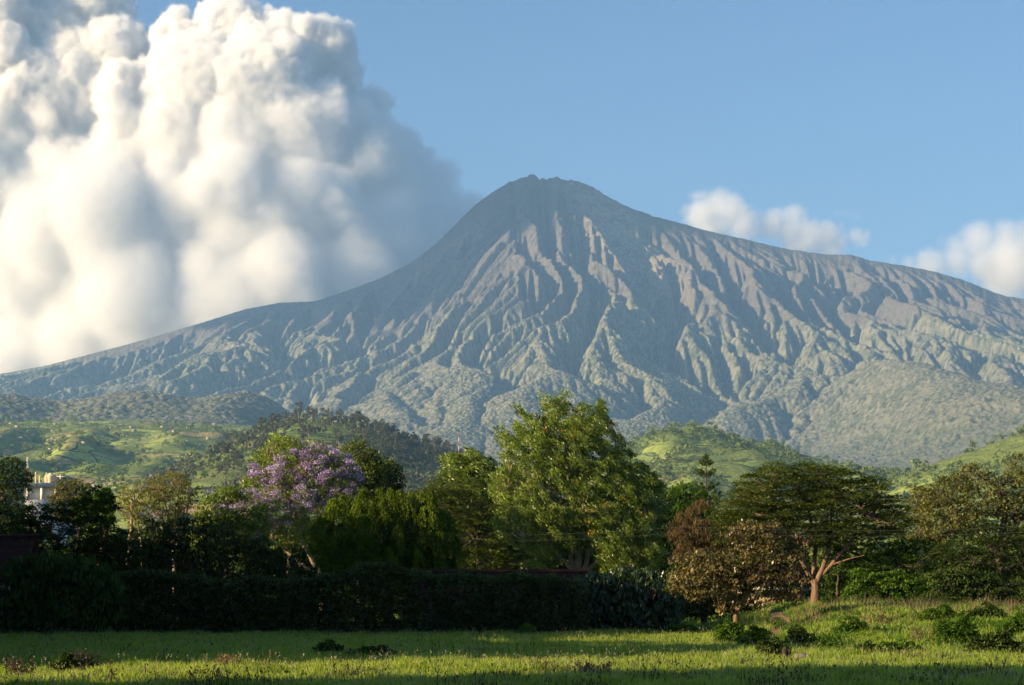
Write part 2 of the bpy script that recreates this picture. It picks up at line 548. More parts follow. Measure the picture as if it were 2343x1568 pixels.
def cloud(name, label, puffs, soft, amp, voxel, dens, fine=1.0, pad=250, soft_low=None, zlow=(0, 1), blend=40):
    """puffs: rows x, y, z, r. A cloud body is the union of round puffs, frayed by noise, filled with droplets (a volume)."""
    puffs = np.asarray(puffs, float)
    c0 = puffs[:, :3].mean(0)
    P = puffs[:, :3] - c0
    R = puffs[:, 3]
    edges = np.geomspace(R.min() * 0.999, R.max() * 1.001, 6)
    cls = np.clip(np.searchsorted(edges, R) - 1, 0, 4)
    me = bpy.data.meshes.new(name)
    me.from_pydata([tuple(p) for p in P], [], [])
    at = me.attributes.new('size_class', 'INT', 'POINT')
    at.data.foreach_set('value', cls.astype(np.int32))
    ng = bpy.data.node_groups.new(name + '_body', 'GeometryNodeTree')
    ng.interface.new_socket('Geometry', in_out='INPUT', socket_type='NodeSocketGeometry')
    ng.interface.new_socket('Geometry', in_out='OUTPUT', socket_type='NodeSocketGeometry')
    N, L = ng.nodes, ng.links
    gi, go = N.new('NodeGroupInput'), N.new('NodeGroupOutput')

    def mth(op, a, b=0.0, clamp=False):
        x = N.new('ShaderNodeMath')
        x.operation = op
        x.use_clamp = clamp
        for i, v in enumerate((a, b)):
            if hasattr(v, 'links'):
                L.new(v, x.inputs[i])
            else:
                x.inputs[i].default_value = v
        return x.outputs[0]
    na = N.new('GeometryNodeInputNamedAttribute')
    na.data_type = 'INT'
    na.inputs['Name'].default_value = 'size_class'
    sd = None
    for k in range(5):
        sel = cls == k
        if not sel.any():
            continue
        pr = N.new('GeometryNodeProximity')
        pr.target_element = 'POINTS'
        sg = N.new('GeometryNodeSeparateGeometry')
        sg.domain = 'POINT'
        cm = N.new('FunctionNodeCompare')
        cm.data_type = 'INT'
        cm.operation = 'EQUAL'
        L.new(na.outputs[0], [i for i in cm.inputs if i.type == 'INT'][0])
        [i for i in cm.inputs if i.type == 'INT'][1].default_value = k
        L.new(gi.outputs[0], sg.inputs[0])
        L.new(cm.outputs[0], sg.inputs[1])
        L.new(sg.outputs[0], pr.inputs[0])
        d = mth('SUBTRACT', pr.outputs['Distance'], float(R[sel].mean()))
        if sd is None:
            sd = d
        else:
            x = N.new('ShaderNodeMath')
            x.operation = 'SMOOTH_MIN'
            L.new(sd, x.inputs[0])
            L.new(d, x.inputs[1])
            x.inputs[2].default_value = blend * fine
            sd = x.outputs[0]
    ps = N.new('GeometryNodeInputPosition').outputs[0]

    def noise(scale, detail, rough):
        x = N.new('ShaderNodeTexNoise')
        L.new(ps, x.inputs['Vector'])
        x.inputs['Scale'].default_value = scale
        x.inputs['Detail'].default_value = detail
        x.inputs['Roughness'].default_value = rough
        return x.outputs[0]
    n1 = mth('MULTIPLY', mth('SUBTRACT', noise(1 / 520.0 / fine, 2, 0.5), 0.5), 2.2 * amp)
    n2 = mth('MULTIPLY', mth('ABSOLUTE', mth('SUBTRACT', noise(1 / 210.0 / fine, 5, 0.62), 0.5)), 2.6 * amp)
    n3 = mth('MULTIPLY', mth('SUBTRACT', noise(1 / 75.0 / fine, 4, 0.6), 0.5), 1.7 * amp)
    sd = mth('ADD', mth('ADD', mth('ADD', sd, n1), n2), n3)
    if soft_low is None:
        den = mth('DIVIDE', mth('MULTIPLY', sd, -1.0), soft, True)
    else:
        sx = N.new('ShaderNodeSeparateXYZ')
        L.new(ps, sx.inputs[0])
        mr = N.new('ShaderNodeMapRange')
        L.new(sx.outputs[2], mr.inputs[0])
        for i, v in enumerate((zlow[0] - c0[2], zlow[1] - c0[2], soft_low, soft)):
            mr.inputs[i + 1].default_value = v
        den = mth('DIVIDE', mth('MULTIPLY', sd, -1.0), mr.outputs[0], True)
    vc = N.new('GeometryNodeVolumeCube')
    L.new(den, vc.inputs['Density'])
    lo = (P - R[:, None]).min(0) - pad
    hi = (P + R[:, None]).max(0) + pad
    vc.inputs['Min'].default_value = lo
    vc.inputs['Max'].default_value = hi
    for i, k in enumerate('XYZ'):
        vc.inputs['Resolution ' + k].default_value = max(8, int((hi[i] - lo[i]) / voxel))
    sm = N.new('GeometryNodeSetMaterial')
    mat = cloud_material(name + '_droplets', dens)
    sm.inputs['Material'].default_value = mat
    L.new(vc.outputs[0], sm.inputs[0])
    L.new(sm.outputs[0], go.inputs[0])
    o = obj(name, me, mat, loc=tuple(c0))
    md = o.modifiers.new('body', 'NODES')
    md.node_group = ng
    return tag(o, label, 'cloud', kind='stuff')


def grow(seeds, levels, rng, spread=0.8, up=0.35):
    """Fractal puffs: every seed sphere gets smaller ones budding from its surface."""
    out = [tuple(s) for s in seeds]
    cur = list(out)
    for n, f0, f1 in levels:
        nxt = []
        for x, y, z, r in cur:
            for k in range(n):
                d = rng.normal(size=3)
                d[1] = d[1] - 0.35
                d[2] = d[2] + up
                d /= np.linalg.norm(d)
                q = r * rng.uniform(f0, f1)
                nxt.append((x + d[0] * r * spread, y + d[1] * r * spread, z + d[2] * r * spread, q))
        out += nxt
        cur = nxt
    return out


def seeds_px(rows, Y):
    """rows: u, v, radius in pixels, depth offset in metres."""
    return [(px(u, Y + dy), Y + dy, pz(v, Y + dy), r / FPX * (Y + dy)) for u, v, r, dy in rows]


crng = np.random.default_rng(4)
YC = 16000.0


def lit_depth(u):
    """The cloud's face turns to the left, towards the sun: farther at the left, nearest in the middle, falling back again at the right."""
    return float(np.interp(u, [-150, 150, 400, 620, 800, 950, 1080], [900, 450, 0, -350, -250, 350, 900]))


main_rows = [
    (-60, 60, 190, 0), (60, 40, 150, 50), (130, 70, 140, 100), (215, 60, 95, 150), (250, 40, 60, 200), (170, 200, 130, 50), (100, 260, 150, 0), (230, 130, 90, 50), (20, 260, 190, 0), (-120, 400, 230, 0), (130, 420, 170, -50),
    (290, 190, 75, -150), (310, 260, 90, -100), (60, 620, 230, -50), (280, 430, 160, -100), (250, 620, 210, -100), (-120, 760, 230, 0),
    (400, 90, 66, 200), (450, 105, 72, 150), (500, 58, 60, 250), (560, 70, 66, 300), (640, 85, 70, 350), (720, 105, 66, 300), (765, 102, 50, 250),
    (470, 200, 110, 150), (600, 200, 110, 250), (700, 200, 95, 300), (655, 125, 40, 0), (570, 125, 32, 50), (770, 180, 52, 350),
    (430, 330, 140, 100), (560, 330, 150, 150), (700, 320, 130, 250), (790, 320, 86, 350), (850, 260, 52, 350), (880, 245, 28, 300),
    (420, 500, 170, 0), (560, 500, 170, 50), (700, 480, 150, 150), (840, 390, 105, 250), (845, 380, 52, -100), (880, 420, 56, -80), (905, 470, 56, -60),
    (915, 340, 46, 250), (960, 400, 50, 200), (1000, 440, 54, 150), (1040, 480, 54, 100), (1060, 540, 80, 100), (1075, 475, 34, 60), (1100, 480, 26, 40), (1090, 510, 40, 60), (960, 360, 36, 100), (1010, 410, 40, 80), (1010, 560, 110, 100),
    (840, 540, 140, 150), (930, 540, 110, 150), (960, 480, 90, 200),
    (480, 680, 160, 0), (650, 640, 150, 50), (800, 640, 120, 150), (350, 760, 160, 0), (180, 800, 160, 0), (30, 850, 150, 0), (-120, 900, 170, 0),
    (900, 620, 100, 200), (540, 700, 120, 0), (420, 740, 110, 0)]
seeds = seeds_px([(u, v, r, lit_depth(u) + e) for u, v, r, e in main_rows], YC)
puffs = grow(seeds, [(9, 0.30, 0.55), (4, 0.28, 0.5)], crng, spread=0.72)
cloud('cumulus_cloud', 'towering cream and grey cumulus bank hiding the left shoulder of the mountain', puffs, soft=34, amp=80, voxel=15, dens=0.032,
      soft_low=800, zlow=(1900, 4200), blend=130)

# low puffs along the right ridge, and the bank behind the far right slope
rows = [(1600, 492, 40, 0), (1640, 478, 36, 30), (1672, 492, 38, 0), (1700, 520, 34, -40), (1730, 535, 26, 0), (1770, 520, 32, 0), (1805, 528, 40, 0), (1850, 540, 36, 0), (1890, 545, 32, 30),
        (1925, 548, 30, 0), (1960, 545, 30, 0), (1640, 520, 40, 60), (1820, 560, 40, 60), (1900, 570, 40, 60)]
puffs = grow(seeds_px([(u, v - 1, r * 1.25, e) for u, v, r, e in rows], 14600.0), [(8, 0.35, 0.6)], crng, up=0.1)
cloud('cumulus_cloud', 'low cream puff cloud resting along the right ridge of the mountain', puffs, soft=190, amp=62, voxel=16, dens=0.017, fine=0.7, pad=120)
rows = [(1935, 492, 16, 0), (1915, 490, 14, 0), (1958, 496, 13, 0)]
puffs = grow(seeds_px(rows, 15000.0), [(6, 0.4, 0.6)], crng, up=0.0)
cloud('cumulus_cloud', 'tiny thin cloud wisp floating above the low puff cloud', puffs, soft=120, amp=40, voxel=16, dens=0.004, fine=0.5, pad=100)
rows = [(2130, 610, 40, 0), (2190, 600, 46, 0), (2240, 605, 44, -60), (2180, 560, 34, 60), (2240, 545, 36, 100), (2300, 545, 40, 100), (2350, 560, 60, 100), (2420, 560, 80, 100), (2300, 620, 70, 60),
        (2080, 608, 24, 0), (2400, 640, 100, 60), (2040, 600, 16, 0), (2500, 600, 120, 100)]
puffs = grow(seeds_px(rows, 16500.0), [(8, 0.35, 0.6)], crng, up=0.1)
cloud('cumulus_cloud', 'pale cloud bank behind the slope at the far right', puffs, soft=170, amp=60, voxel=26, dens=0.008, fine=0.8, pad=150)

# unseen cloud tower added beyond the left edge, shaped to throw the summit's shadow
tower = []
# points of the slope that lie in its shadow (pixel, depth), followed back along the sun's direction
for u, v, Y, r in [(500, 730, 11900, 110), (600, 700, 11900, 130), (680, 700, 11800, 170), (760, 690, 11750, 190), (840, 660, 11750, 210), (900, 650, 11600, 230), (960, 620, 11550, 240), (1010, 590, 11500, 220),
                   (1060, 550, 11500, 240), (1110, 520, 11500, 250), (1110, 460, 11800, 220), (1150, 470, 11600, 220), (1190, 460, 11700, 170), (1180, 530, 11300, 130),
                   (950, 660, 11200, 160), (1080, 590, 11250, 120), (1180, 412, 11900, 130), (860, 690, 11200, 130), (1000, 640, 11100, 130), (1010, 565, 11850, 220), (960, 600, 11850, 220), (1045, 520, 11900, 220), (1080, 490, 11900, 220), (900, 625, 11850, 200), (820, 662, 11900, 170), (1150, 430, 11900, 170)]:
    q = np.array(pt(u, v, Y))
    xt = -5100 + crng.uniform(-130, 130)
    k_ = (q[0] - xt) / -TO_SUN.x
    q = q + k_ * np.array(TO_SUN)
    tower.append((q[0], q[1], q[2], r * 1.2))
puffs = grow(tower, [(8, 0.3, 0.5)], crng)
cloud('cumulus_cloud', 'unseen cloud tower added beyond the left edge to shade the summit', puffs, soft=60, amp=70, voxel=40, dens=0.045)
# ------------------------------------------------------------------ ground and foothills
def path_x(y):
    return 13.4 + 0.20 * (y - 98) - 0.0035 * np.clip(y - 104, 0, 40) ** 2


def ground_h(x, y):
    x, y = np.asarray(x, float), np.asarray(y, float)
    bank = 1.45 * sstep(9.5, 19, x - 0.06 * (y - 90)) * sstep(72, 108, y)
    path = 0.7 * np.exp(-((x - path_x(y)) / 1.3) ** 2) * sstep(84, 92, y) * sstep(135, 110, y)
    und = 0.10 * fbm(x / 9, y / 6, 61, 3) + 0.12 * fbm(x / 25, y / 11, 63, 2) + 0.32 * fbm(x / 4.5, y / 5.5, 67, 3) * sstep(9, 14, x) * sstep(70, 84, y)
    return (bank + und * sstep(400, 160, y)) * sstep(1200, 300, np.abs(x)) - path * sstep(0.3, 1.2, bank)


gx = np.concatenate([-np.geomspace(60, 9000, 34)[::-1], np.arange(-58, 58.1, 0.8), np.geomspace(60, 9000, 34)])
gy = np.concatenate([-np.geomspace(12, 50, 4)[::-1], np.arange(-10, 40, 5.0), np.arange(40, 140, 0.7), np.arange(140, 260, 3.0), np.geomspace(262, 13200, 40)])
GXX, GYY = np.meshgrid(gx, gy)
t = NT('field_soil')
p = t.pos()
c = t.mix(t.ramp(t.noise(p, 0.35, 5), 0.4, 0.62), (0.030, 0.052, 0.014), (0.062, 0.085, 0.022))
c = t.mix(t.ramp(t.noise(p, 1.7, 4), 0.58, 0.7), c, (0.060, 0.045, 0.028))
gmat = t.surf(c, 0.95, t.bump(t.noise(p, 3.0, 5), 0.6, 0.1), 0.05)
ground = obj('ground', grid_mesh('ground', gx, gy, ground_h(GXX, GYY)), gmat)
tag(ground, 'grassy field floor', 'ground', kind='structure')
pyy = np.arange(88, 132, 0.5)
pw = np.linspace(-0.55, 0.55, 5)
PXX = path_x(pyy)[:, None] + pw[None] * (1 + 0.25 * fbm(pyy / 2.5, pyy * 0, 65, 2))[:, None]
PYY = np.repeat(pyy[:, None], 5, 1)
PV = np.stack([PXX.ravel(), PYY.ravel(), (ground_h(PXX, PYY) + 0.012).ravel()], 1)
pa = (np.arange(len(pyy) - 1)[:, None] * 5 + np.arange(4)[None]).ravel()
path = obj('path', new_mesh('path', PV, np.stack([pa, pa + 1, pa + 6, pa + 5], 1), smooth=True), plain('path_dirt', (0.20, 0.115, 0.065), 0.95, 0.35, 2.0))
tag(path, 'narrow reddish dirt path', 'path', kind='structure')

hx = np.arange(-1750, 1750.1, 9.0)
hy = np.arange(1000, 5500.1, 9.0)
HX, HY = np.meshgrid(hx, hy)


def hill(crest, Y, front, back, foot, pf=1.15, pb=1.3, tilt=0.0):
    """crest: skyline pixels at depth Y (+ tilt metres per metre of x)."""
    us = np.array([c[0] for c in crest], float)
    vs = np.array([c[1] for c in crest], float)
    x = (us - UC) / FPX * Y
    zc = CAMZ + (VH - vs) / FPX * Y
    top = np.interp(HX, x, zc)
    d = HY - Y - tilt * HX
    f = np.where(d < 0, np.clip(1 + d / front, 0, 1), 1.0)
    b = np.where(d > 0, np.clip(1 - d / back, 0, 1), 1.0)
    return foot + (top - foot) * (f ** pf) * (b ** pb)


H = np.full(HX.shape, -30.0)
left_h = hill([(-500, 940), (0, 966), (200, 962), (350, 962), (480, 968), (620, 975), (760, 1010), (900, 1080), (1100, 1180), (1300, 1330)], 4600, 2900, 800, 0, 0.95, 1.3)
left_h = left_h + sstep(4500, 3600, HY) * sstep(1500, 2200, HY) * (38 * fbm(HX / 330, HY / 500, 71, 3) + 58 * (fbm(HX / 200, HY / 900, 73, 2, ridged=True) - .3))
wood_h = hill([(120, 1220), (250, 1160), (380, 1085), (470, 1035), (560, 1002), (640, 962), (700, 950), (760, 955), (850, 968), (930, 1000), (1000, 1024), (1060, 1042), (1090, 1055),
               (1160, 1075), (1260, 1120), (1400, 1200), (1600, 1330)], 2500, 1250, 600, 0, 1.0, 1.4)
mid_h = hill([(1250, 1120), (1340, 1060), (1440, 1008), (1500, 990), (1580, 982), (1640, 990), (1680, 1012), (1740, 1012), (1800, 1030), (1850, 1040), (1890, 1058), (1930, 1082),
              (1990, 1130), (2100, 1220), (2250, 1330)], 3100, 1500, 700, 0, 0.95, 1.4)
mid_h = mid_h + sstep(3200, 2800, HY) * sstep(1500, 1900, HY) * 40 * (fbm(HX / 150, HY / 800, 79, 2, ridged=True) - 0.2) * sstep(20, 90, mid_h)
right_h = hill([(1780, 1330), (1900, 1180), (2000, 1106), (2100, 1068), (2200, 1034), (2280, 1004), (2342, 980), (2500, 925), (2800, 880)], 2100, 900, 600, 0, 1.0, 1.3)
H = np.maximum(H, left_h)
for hh in (wood_h, mid_h, right_h):
    H = smax(H, hh, 12)
H = H + 7 * fbm(HX / 120, HY / 120, 81, 4) * sstep(5, 60, H)
H = erode(H, 9.0, iters=45, K=0.010, diff=0.03, seedamp=1.0, seed=9, mask=sstep(5, 40, H))
H = np.where(HY < 1150, -30, H)
hill_h = lookup(hx, hy, H)

t = NT('hill_fields')
p = t.pos()
sep = t.n('ShaderNodeSeparateXYZ', i_Vector=p).outputs
warpv = t.n('ShaderNodeTexNoise')
t.put(warpv.inputs['Vector'], p)
warpv.inputs['Scale'].default_value = 0.006
mv = t.n('ShaderNodeVectorMath', operation='MULTIPLY_ADD')
t.put(mv.inputs[0], warpv.outputs['Color'])
mv.inputs[1].default_value = (220, 220, 40)
t.put(mv.inputs[2], p)
sc_ = t.n('ShaderNodeVectorMath', operation='MULTIPLY')
t.put(sc_.inputs[0], mv.outputs[0])
sc_.inputs[1].default_value = (0.008, 0.010, 0.055)
cells = t.n('ShaderNodeSeparateColor', i_Color=t.voro(sc_.outputs[0], 1.0, 'Color')).outputs
fieldc = t.mix(cells[0], (0.150, 0.225, 0.045), (0.380, 0.440, 0.100))
fieldc = t.mix(t.ramp(cells[1], 0.72, 0.86), fieldc, (0.420, 0.310, 0.140))
edge = t.voro(sc_.outputs[0], 1.0, feature='DISTANCE_TO_EDGE')
fieldc = t.mix(t.ramp(edge, 0.05, 0.02), fieldc, (0.060, 0.080, 0.030))
scrub = t.mix(t.noise(p, 0.05, 5, 0.7), (0.070, 0.110, 0.030), (0.270, 0.320, 0.080))
c = t.mix(t.ramp(t.noise(p, 0.0065, 5, 0.6), 0.44, 0.58), fieldc, scrub)
c = t.mix(t.math('MULTIPLY', t.ramp(t.noise(p, 0.08, 4, 0.7), 0.5, 0.68), 0.6), c, (0.05, 0.07, 0.024))
nb = t.noise(p, 0.09, 5, 0.7)
hmat = t.surf(c, 0.95, t.bump(nb, 1.0, 6.0), 0.05)
hills = obj('hills', grid_mesh('hills', hx, hy, H), hmat)
tag(hills, 'green cultivated foothills below the mountain', 'hills', kind='structure')
# ------------------------------------------------------------------ plant building blocks
def leaves_mesh(C, D, Nn, Lg, Wd, tint):
    """One rhombic leaf per row: centre, long axis, normal, length, width."""
    D = D / (np.linalg.norm(D, axis=1, keepdims=True) + 1e-9)
    S = np.cross(D, Nn)
    S = S / (np.linalg.norm(S, axis=1, keepdims=True) + 1e-9)
    a = C - D * (Lg * 0.5)[:, None]
    b = C + S * (Wd * 0.5)[:, None] + D * (Lg * 0.05)[:, None]
    c = C + D * (Lg * 0.5)[:, None]
    d = C - S * (Wd * 0.5)[:, None] + D * (Lg * 0.05)[:, None]
    V = np.stack([a, b, c, d], 1).reshape(-1, 3)
    F = np.arange(len(V)).reshape(-1, 4)
    return V, F, tint


def unit(n, rng):
    v = rng.normal(size=(n, 3))
    return v / np.linalg.norm(v, axis=1, keepdims=True)


def tube(path, rad, sides=6):
    path, rad = np.asarray(path, float), np.asarray(rad, float)
    n = len(path)
    T = np.gradient(path, axis=0)
    T /= np.linalg.norm(T, axis=1, keepdims=True) + 1e-9
    ref = np.array([0.3, 1.0, 0.1])
    A = np.cross(T, ref)
    A /= np.linalg.norm(A, axis=1, keepdims=True) + 1e-9
    B = np.cross(T, A)
    th = np.arange(sides) / sides * 2 * math.pi
    V = path[:, None] + rad[:, None, None] * (A[:, None] * np.cos(th)[None, :, None] + B[:, None] * np.sin(th)[None, :, None])
    V = V.reshape(-1, 3)
    i = (np.arange(n - 1)[:, None] * sides + np.arange(sides)[None])
    j = (np.arange(n - 1)[:, None] * sides + (np.arange(sides)[None] + 1) % sides)
    F = np.stack([i, j, j + sides, i + sides], -1).reshape(-1, 4)
    cap = np.arange(sides)[::-1] if sides == 4 else None
    return V, F


class Bag:
    def __init__(s):
        s.V, s.F, s.A, s.n = [], [], [], 0

    def add(s, V, F, A=None):
        V = np.asarray(V, float)
        s.V.append(V)
        s.F.append(np.asarray(F) + s.n)
        s.A.append(np.full(len(F), 0.5) if A is None else np.asarray(A, float))
        s.n += len(V)

    def mesh(s, name, smooth=False):
        return new_mesh(name, np.concatenate(s.V), np.concatenate(s.F), {'tint': ('FACE', np.concatenate(s.A))}, smooth)


def poly_dist(poly, X, Z):
    """Signed distance (positive inside) to a closed polygon in the x-z plane."""
    P = np.asarray(poly, float)
    Q = np.roll(P, -1, 0)
    best = np.full(X.shape, 1e9)
    inside = np.zeros(X.shape, bool)
    for (x0, z0), (x1, z1) in zip(P, Q):
        dx, dz = x1 - x0, z1 - z0
        t_ = np.clip(((X - x0) * dx + (Z - z0) * dz) / (dx * dx + dz * dz + 1e-12), 0, 1)
        best = np.minimum(best, np.hypot(X - x0 - t_ * dx, Z - z0 - t_ * dz))
        cr = ((z0 > Z) != (z1 > Z)) & (X < (x1 - x0) * (Z - z0) / (z1 - z0 + 1e-12) + x0)
        inside ^= cr
    return np.where(inside, best, -best)


def fill_poly(poly, gap, rng, depth=1.0, n_max=900, inset=0.0, front=0.0):
    """Centres spread through the rounded body whose outline is poly; returns (n,3), y about 0."""
    P = np.asarray(poly, float)
    lo, hi = P.min(0), P.max(0)
    g = rng.uniform(lo, hi, size=(9000, 2))
    d = poly_dist(P, g[:, 0], g[:, 1])
    Rm = d.max()
    keep = d > inset
    g, d = g[keep], d[keep]
    th = np.sqrt(np.maximum(Rm ** 2 - (Rm - np.minimum(d + 0.15 * Rm, Rm)) ** 2, 0)) * depth
    w = rng.uniform(-1, 1, len(g))
    w = np.sign(w) * np.abs(w) ** 0.45
    w = np.where(rng.random(len(g)) < front, -np.abs(w), w)
    C = np.stack([g[:, 0], th * w, g[:, 1]], 1)
    out = np.empty((0, 3))
    for c in C:
        if len(out) == 0 or ((out - c) ** 2).sum(1).min() > gap * gap:
            out = np.vstack([out, c])
            if len(out) >= n_max:
                break
    return out


def clump_leaves(cents, R, n, L, W, rng, style='bushy', flat=1.0, droop=0.3, wind=(0, 0, 0), tvar=0.3):
    """n leaves round every clump centre; style sets how they lie."""
    m = len(cents)
    R = np.broadcast_to(np.asarray(R, float), (m,))
    C = np.repeat(cents, n, 0)
    RR = np.repeat(R, n)
    U = unit(m * n, rng)
    U[:, 2] = np.where(rng.random(m * n) < 0.7, np.abs(U[:, 2]), U[:, 2])
    rad = rng.uniform(0.35, 1.0, m * n) ** 0.6
    off = U * (RR * rad)[:, None]
    off[:, 2] *= flat
    if style == 'feather':
        wn = np.array(wind, float) / (np.linalg.norm(wind) + 1e-6)
        off = off * 0.8 + wn * (RR * rng.uniform(-0.7, 1.0, m * n))[:, None] * min(1.0, 1.2 * np.linalg.norm(wind))
    pos = C + off
    ct = np.repeat(rng.normal(0.5, tvar * 0.6, m), n)
    tint = np.clip(ct + rng.normal(0, tvar * 0.7, m * n), 0, 1)
    J = unit(m * n, rng)
    w = np.array(wind, float)
    if style == 'bushy':
        D = U * 0.8 + J * 0.9 + w
        D[:, 2] -= droop
        Nn = U + J * 0.8 + np.array([0, 0, 0.4])
    elif style == 'layer':
        D = U * np.array([1, 1, 0.2]) + J * np.array([0.8, 0.8, 0.35])
        Nn = np.array([0, 0, 1.0]) + J * 0.55
    elif style == 'feather':
        D = U * 0.45 + J * 0.45 + w
        Nn = U + J
    elif style == 'droop':
        D = J * 0.45 + U * np.array([.5, .5, 0]) + np.array([0, 0, -1.0])
        Nn = U * np.array([1, 1, 0.3]) + J * 0.5
    else:
        D, Nn = J, unit(m * n, rng)
    k = rng.uniform(0.65, 1.3, m * n)
    return leaves_mesh(pos, D, Nn, L * k, W * k, tint)


def branch_net(bag, base_paths, targets, rng, r_limb, r_twig, n_limb=8, bow=0.18, wob=0.06):
    """Trunk paths (lists of (point, radius)), limbs from them to spread-out targets, then a twig to every target."""
    nodes, nrad = [], []
    for path, rad in base_paths:
        pth = np.asarray(path, float)
        tt = np.linspace(0, 1, 9)
        seg = np.linspace(0, 1, len(pth))
        P = np.stack([np.interp(tt, seg, pth[:, k]) for k in range(3)], 1)
        ln = np.linalg.norm(P[-1] - P[0])
        P[1:-1] += rng.normal(0, wob * 0.3 * ln / 4, (7, 3))
        r = np.interp(tt, np.linspace(0, 1, len(rad)), rad)
        bag.add(*tube(P, r, 8))
        nodes += list(P[4:])
        nrad += list(r[4:])
    if len(targets) == 0:
        return
    nodes = np.array(nodes)
    pick = [int(rng.integers(len(targets)))]
    dd = ((targets - targets[pick[0]]) ** 2).sum(1)
    while len(pick) < min(n_limb, len(targets)):
        i = int(dd.argmax())
        pick.append(i)
        dd = np.minimum(dd, ((targets - targets[i]) ** 2).sum(1))
    allp = [nodes]
    for i in pick:
        t1 = targets[i]
        k = int((((nodes - t1) ** 2).sum(1)).argmin())
        a = nodes[k]
        L_ = np.linalg.norm(t1 - a)
        s_ = np.linspace(0, 1, 7)[:, None]
        P = a + (t1 - a) * s_
        P[:, 2] += bow * L_ * np.sin(s_[:, 0] * math.pi) * (1 if t1[2] > a[2] else -0.3)
        P[1:-1] += rng.normal(0, wob * L_ * 0.5, (5, 3))
        bag.add(*tube(P, r_limb * (1 - 0.8 * s_[:, 0]), 6))
        allp.append(P[1:])
    limbs = np.concatenate(allp)
    for t1 in targets:
        k = int((((limbs - t1) ** 2).sum(1) + 2.0 * np.maximum(limbs[:, 2] - t1[2], 0) ** 2).argmin())
        a = limbs[k]
        L_ = np.linalg.norm(t1 - a)
        if L_ < 0.05:
            continue
        s_ = np.linspace(0, 1, 4)[:, None]
        P = a + (t1 - a) * s_
        P[:, 2] += 0.15 * L_ * np.sin(s_[:, 0] * math.pi)
        P[1:-1] += rng.normal(0, 0.07 * L_, (2, 3))
        bag.add(*tube(P, r_twig * (1 - 0.75 * s_[:, 0]), 4))


def roughen(poly, amp, rng, step=0.5):
    """Break a smooth crown outline into lobes and notches."""
    P = np.asarray(poly, float)
    Q = np.roll(P, -1, 0)
    out = []
    for a, b in zip(P, Q):
        n = max(1, int(np.linalg.norm(b - a) / step))
        for k in range(n):
            out.append(a + (b - a) * k / n)
    out = np.array(out)
    c = out.mean(0)
    d = out - c
    r = np.linalg.norm(d, axis=1)
    th = np.arctan2(d[:, 1], d[:, 0])
    o = rng.uniform(0, 50)
    nz = vnoise(np.cos(th) * 3.1 + o, np.sin(th) * 3.1, 3) + 0.8 * vnoise(np.cos(th) * 8 + o, np.sin(th) * 8, 4) + rng.normal(0, .3, len(th))
    low = np.clip((d[:, 1] + 0.5 * np.abs(d[:, 1]).max()) / (np.abs(d[:, 1]).max() + 1e-6), 0, 1)
    return out + d / (r[:, None] + 1e-6) * (amp * nz * (0.4 + 0.6 * low))[:, None]


def to_local(rows, Y, base):
    """Pixel outline -> metres round the tree's own base point."""
    return [(px(u, Y) - base[0], pz(v, Y) - base[2]) for u, v in rows]
# ------------------------------------------------------------------ trees and shrubs of the middle ground
def bark(name, c):
    t_ = NT(name)
    sc = t_.n('ShaderNodeVectorMath', operation='MULTIPLY')
    t_.put(sc.inputs[0], t_.pos())
    sc.inputs[1].default_value = (9.0, 9.0, 1.6)
    n1 = t_.noise(sc.outputs[0], 1.0, 5, 0.7)
    n2 = t_.noise(t_.pos(), 1.3, 3)
    col_ = t_.mix(t_.ramp(n1, 0.32, 0.66), tuple(q * 0.45 for q in c), tuple(q * 1.25 for q in c))
    col_ = t_.mix(t_.math('MULTIPLY', t_.ramp(n2, 0.5, 0.7), 0.6), col_, tuple(q * 0.6 for q in (c[0] * 0.8, c[1] * 1.1, c[2] * 0.9)))
    return t_.surf(col_, 0.9, t_.bump(n1, 0.8, 0.08), 0.15)


BARK_PALE = bark('pale_bark', (0.34, 0.25, 0.16))
BARK_DARK = plain('dark_bark', (0.085, 0.062, 0.042), 0.9, 0.35, 4.0)
BARK_RED = bark('reddish_bark', (0.20, 0.125, 0.075))
M_SILK = leaf_mat('silky_oak_leaf', (0.030, 0.066, 0.009), (0.245, 0.325, 0.044), 0.30, gloss=0.03, rough=0.42)
M_RAIN = leaf_mat('feathery_dark_leaf', (0.024, 0.048, 0.008), (0.140, 0.180, 0.030), 0.25, gloss=0.02, rough=0.42)
M_OLIVE = leaf_mat('tan_olive_leaf', (0.022, 0.030, 0.008), (0.195, 0.152, 0.045), 0.12, gloss=0.04, rough=0.4)
M_TWIG = leaf_mat('brown_twig', (0.045, 0.036, 0.018), (0.165, 0.118, 0.052), 0.1)
M_BRIGHT = leaf_mat('bright_green_leaf', (0.022, 0.060, 0.008), (0.120, 0.210, 0.026), 0.38)
M_BROWNOL = leaf_mat('brownish_green_leaf', (0.042, 0.052, 0.014), (0.195, 0.190, 0.055), 0.25)
M_DARK = leaf_mat('dark_green_leaf', (0.018, 0.036, 0.009), (0.080, 0.120, 0.028), 0.25)
M_GLOSS = leaf_mat('shiny_leaf', (0.012, 0.026, 0.007), (0.045, 0.075, 0.016), 0.2, gloss=0.03, rough=0.32)
M_LIME = leaf_mat('drooping_lime_leaf', (0.010, 0.030, 0.005), (0.145, 0.200, 0.020), 0.28)
M_WISP = leaf_mat('thin_yellow_leaf', (0.075, 0.085, 0.018), (0.260, 0.250, 0.058), 0.4)
M_HEDGE = leaf_mat('hedge_leaf', (0.018, 0.034, 0.010), (0.100, 0.115, 0.040), 0.2)
M_LILAC = leaf_mat('lilac_flower', (0.175, 0.110, 0.290), (0.520, 0.400, 0.700), 0.25)
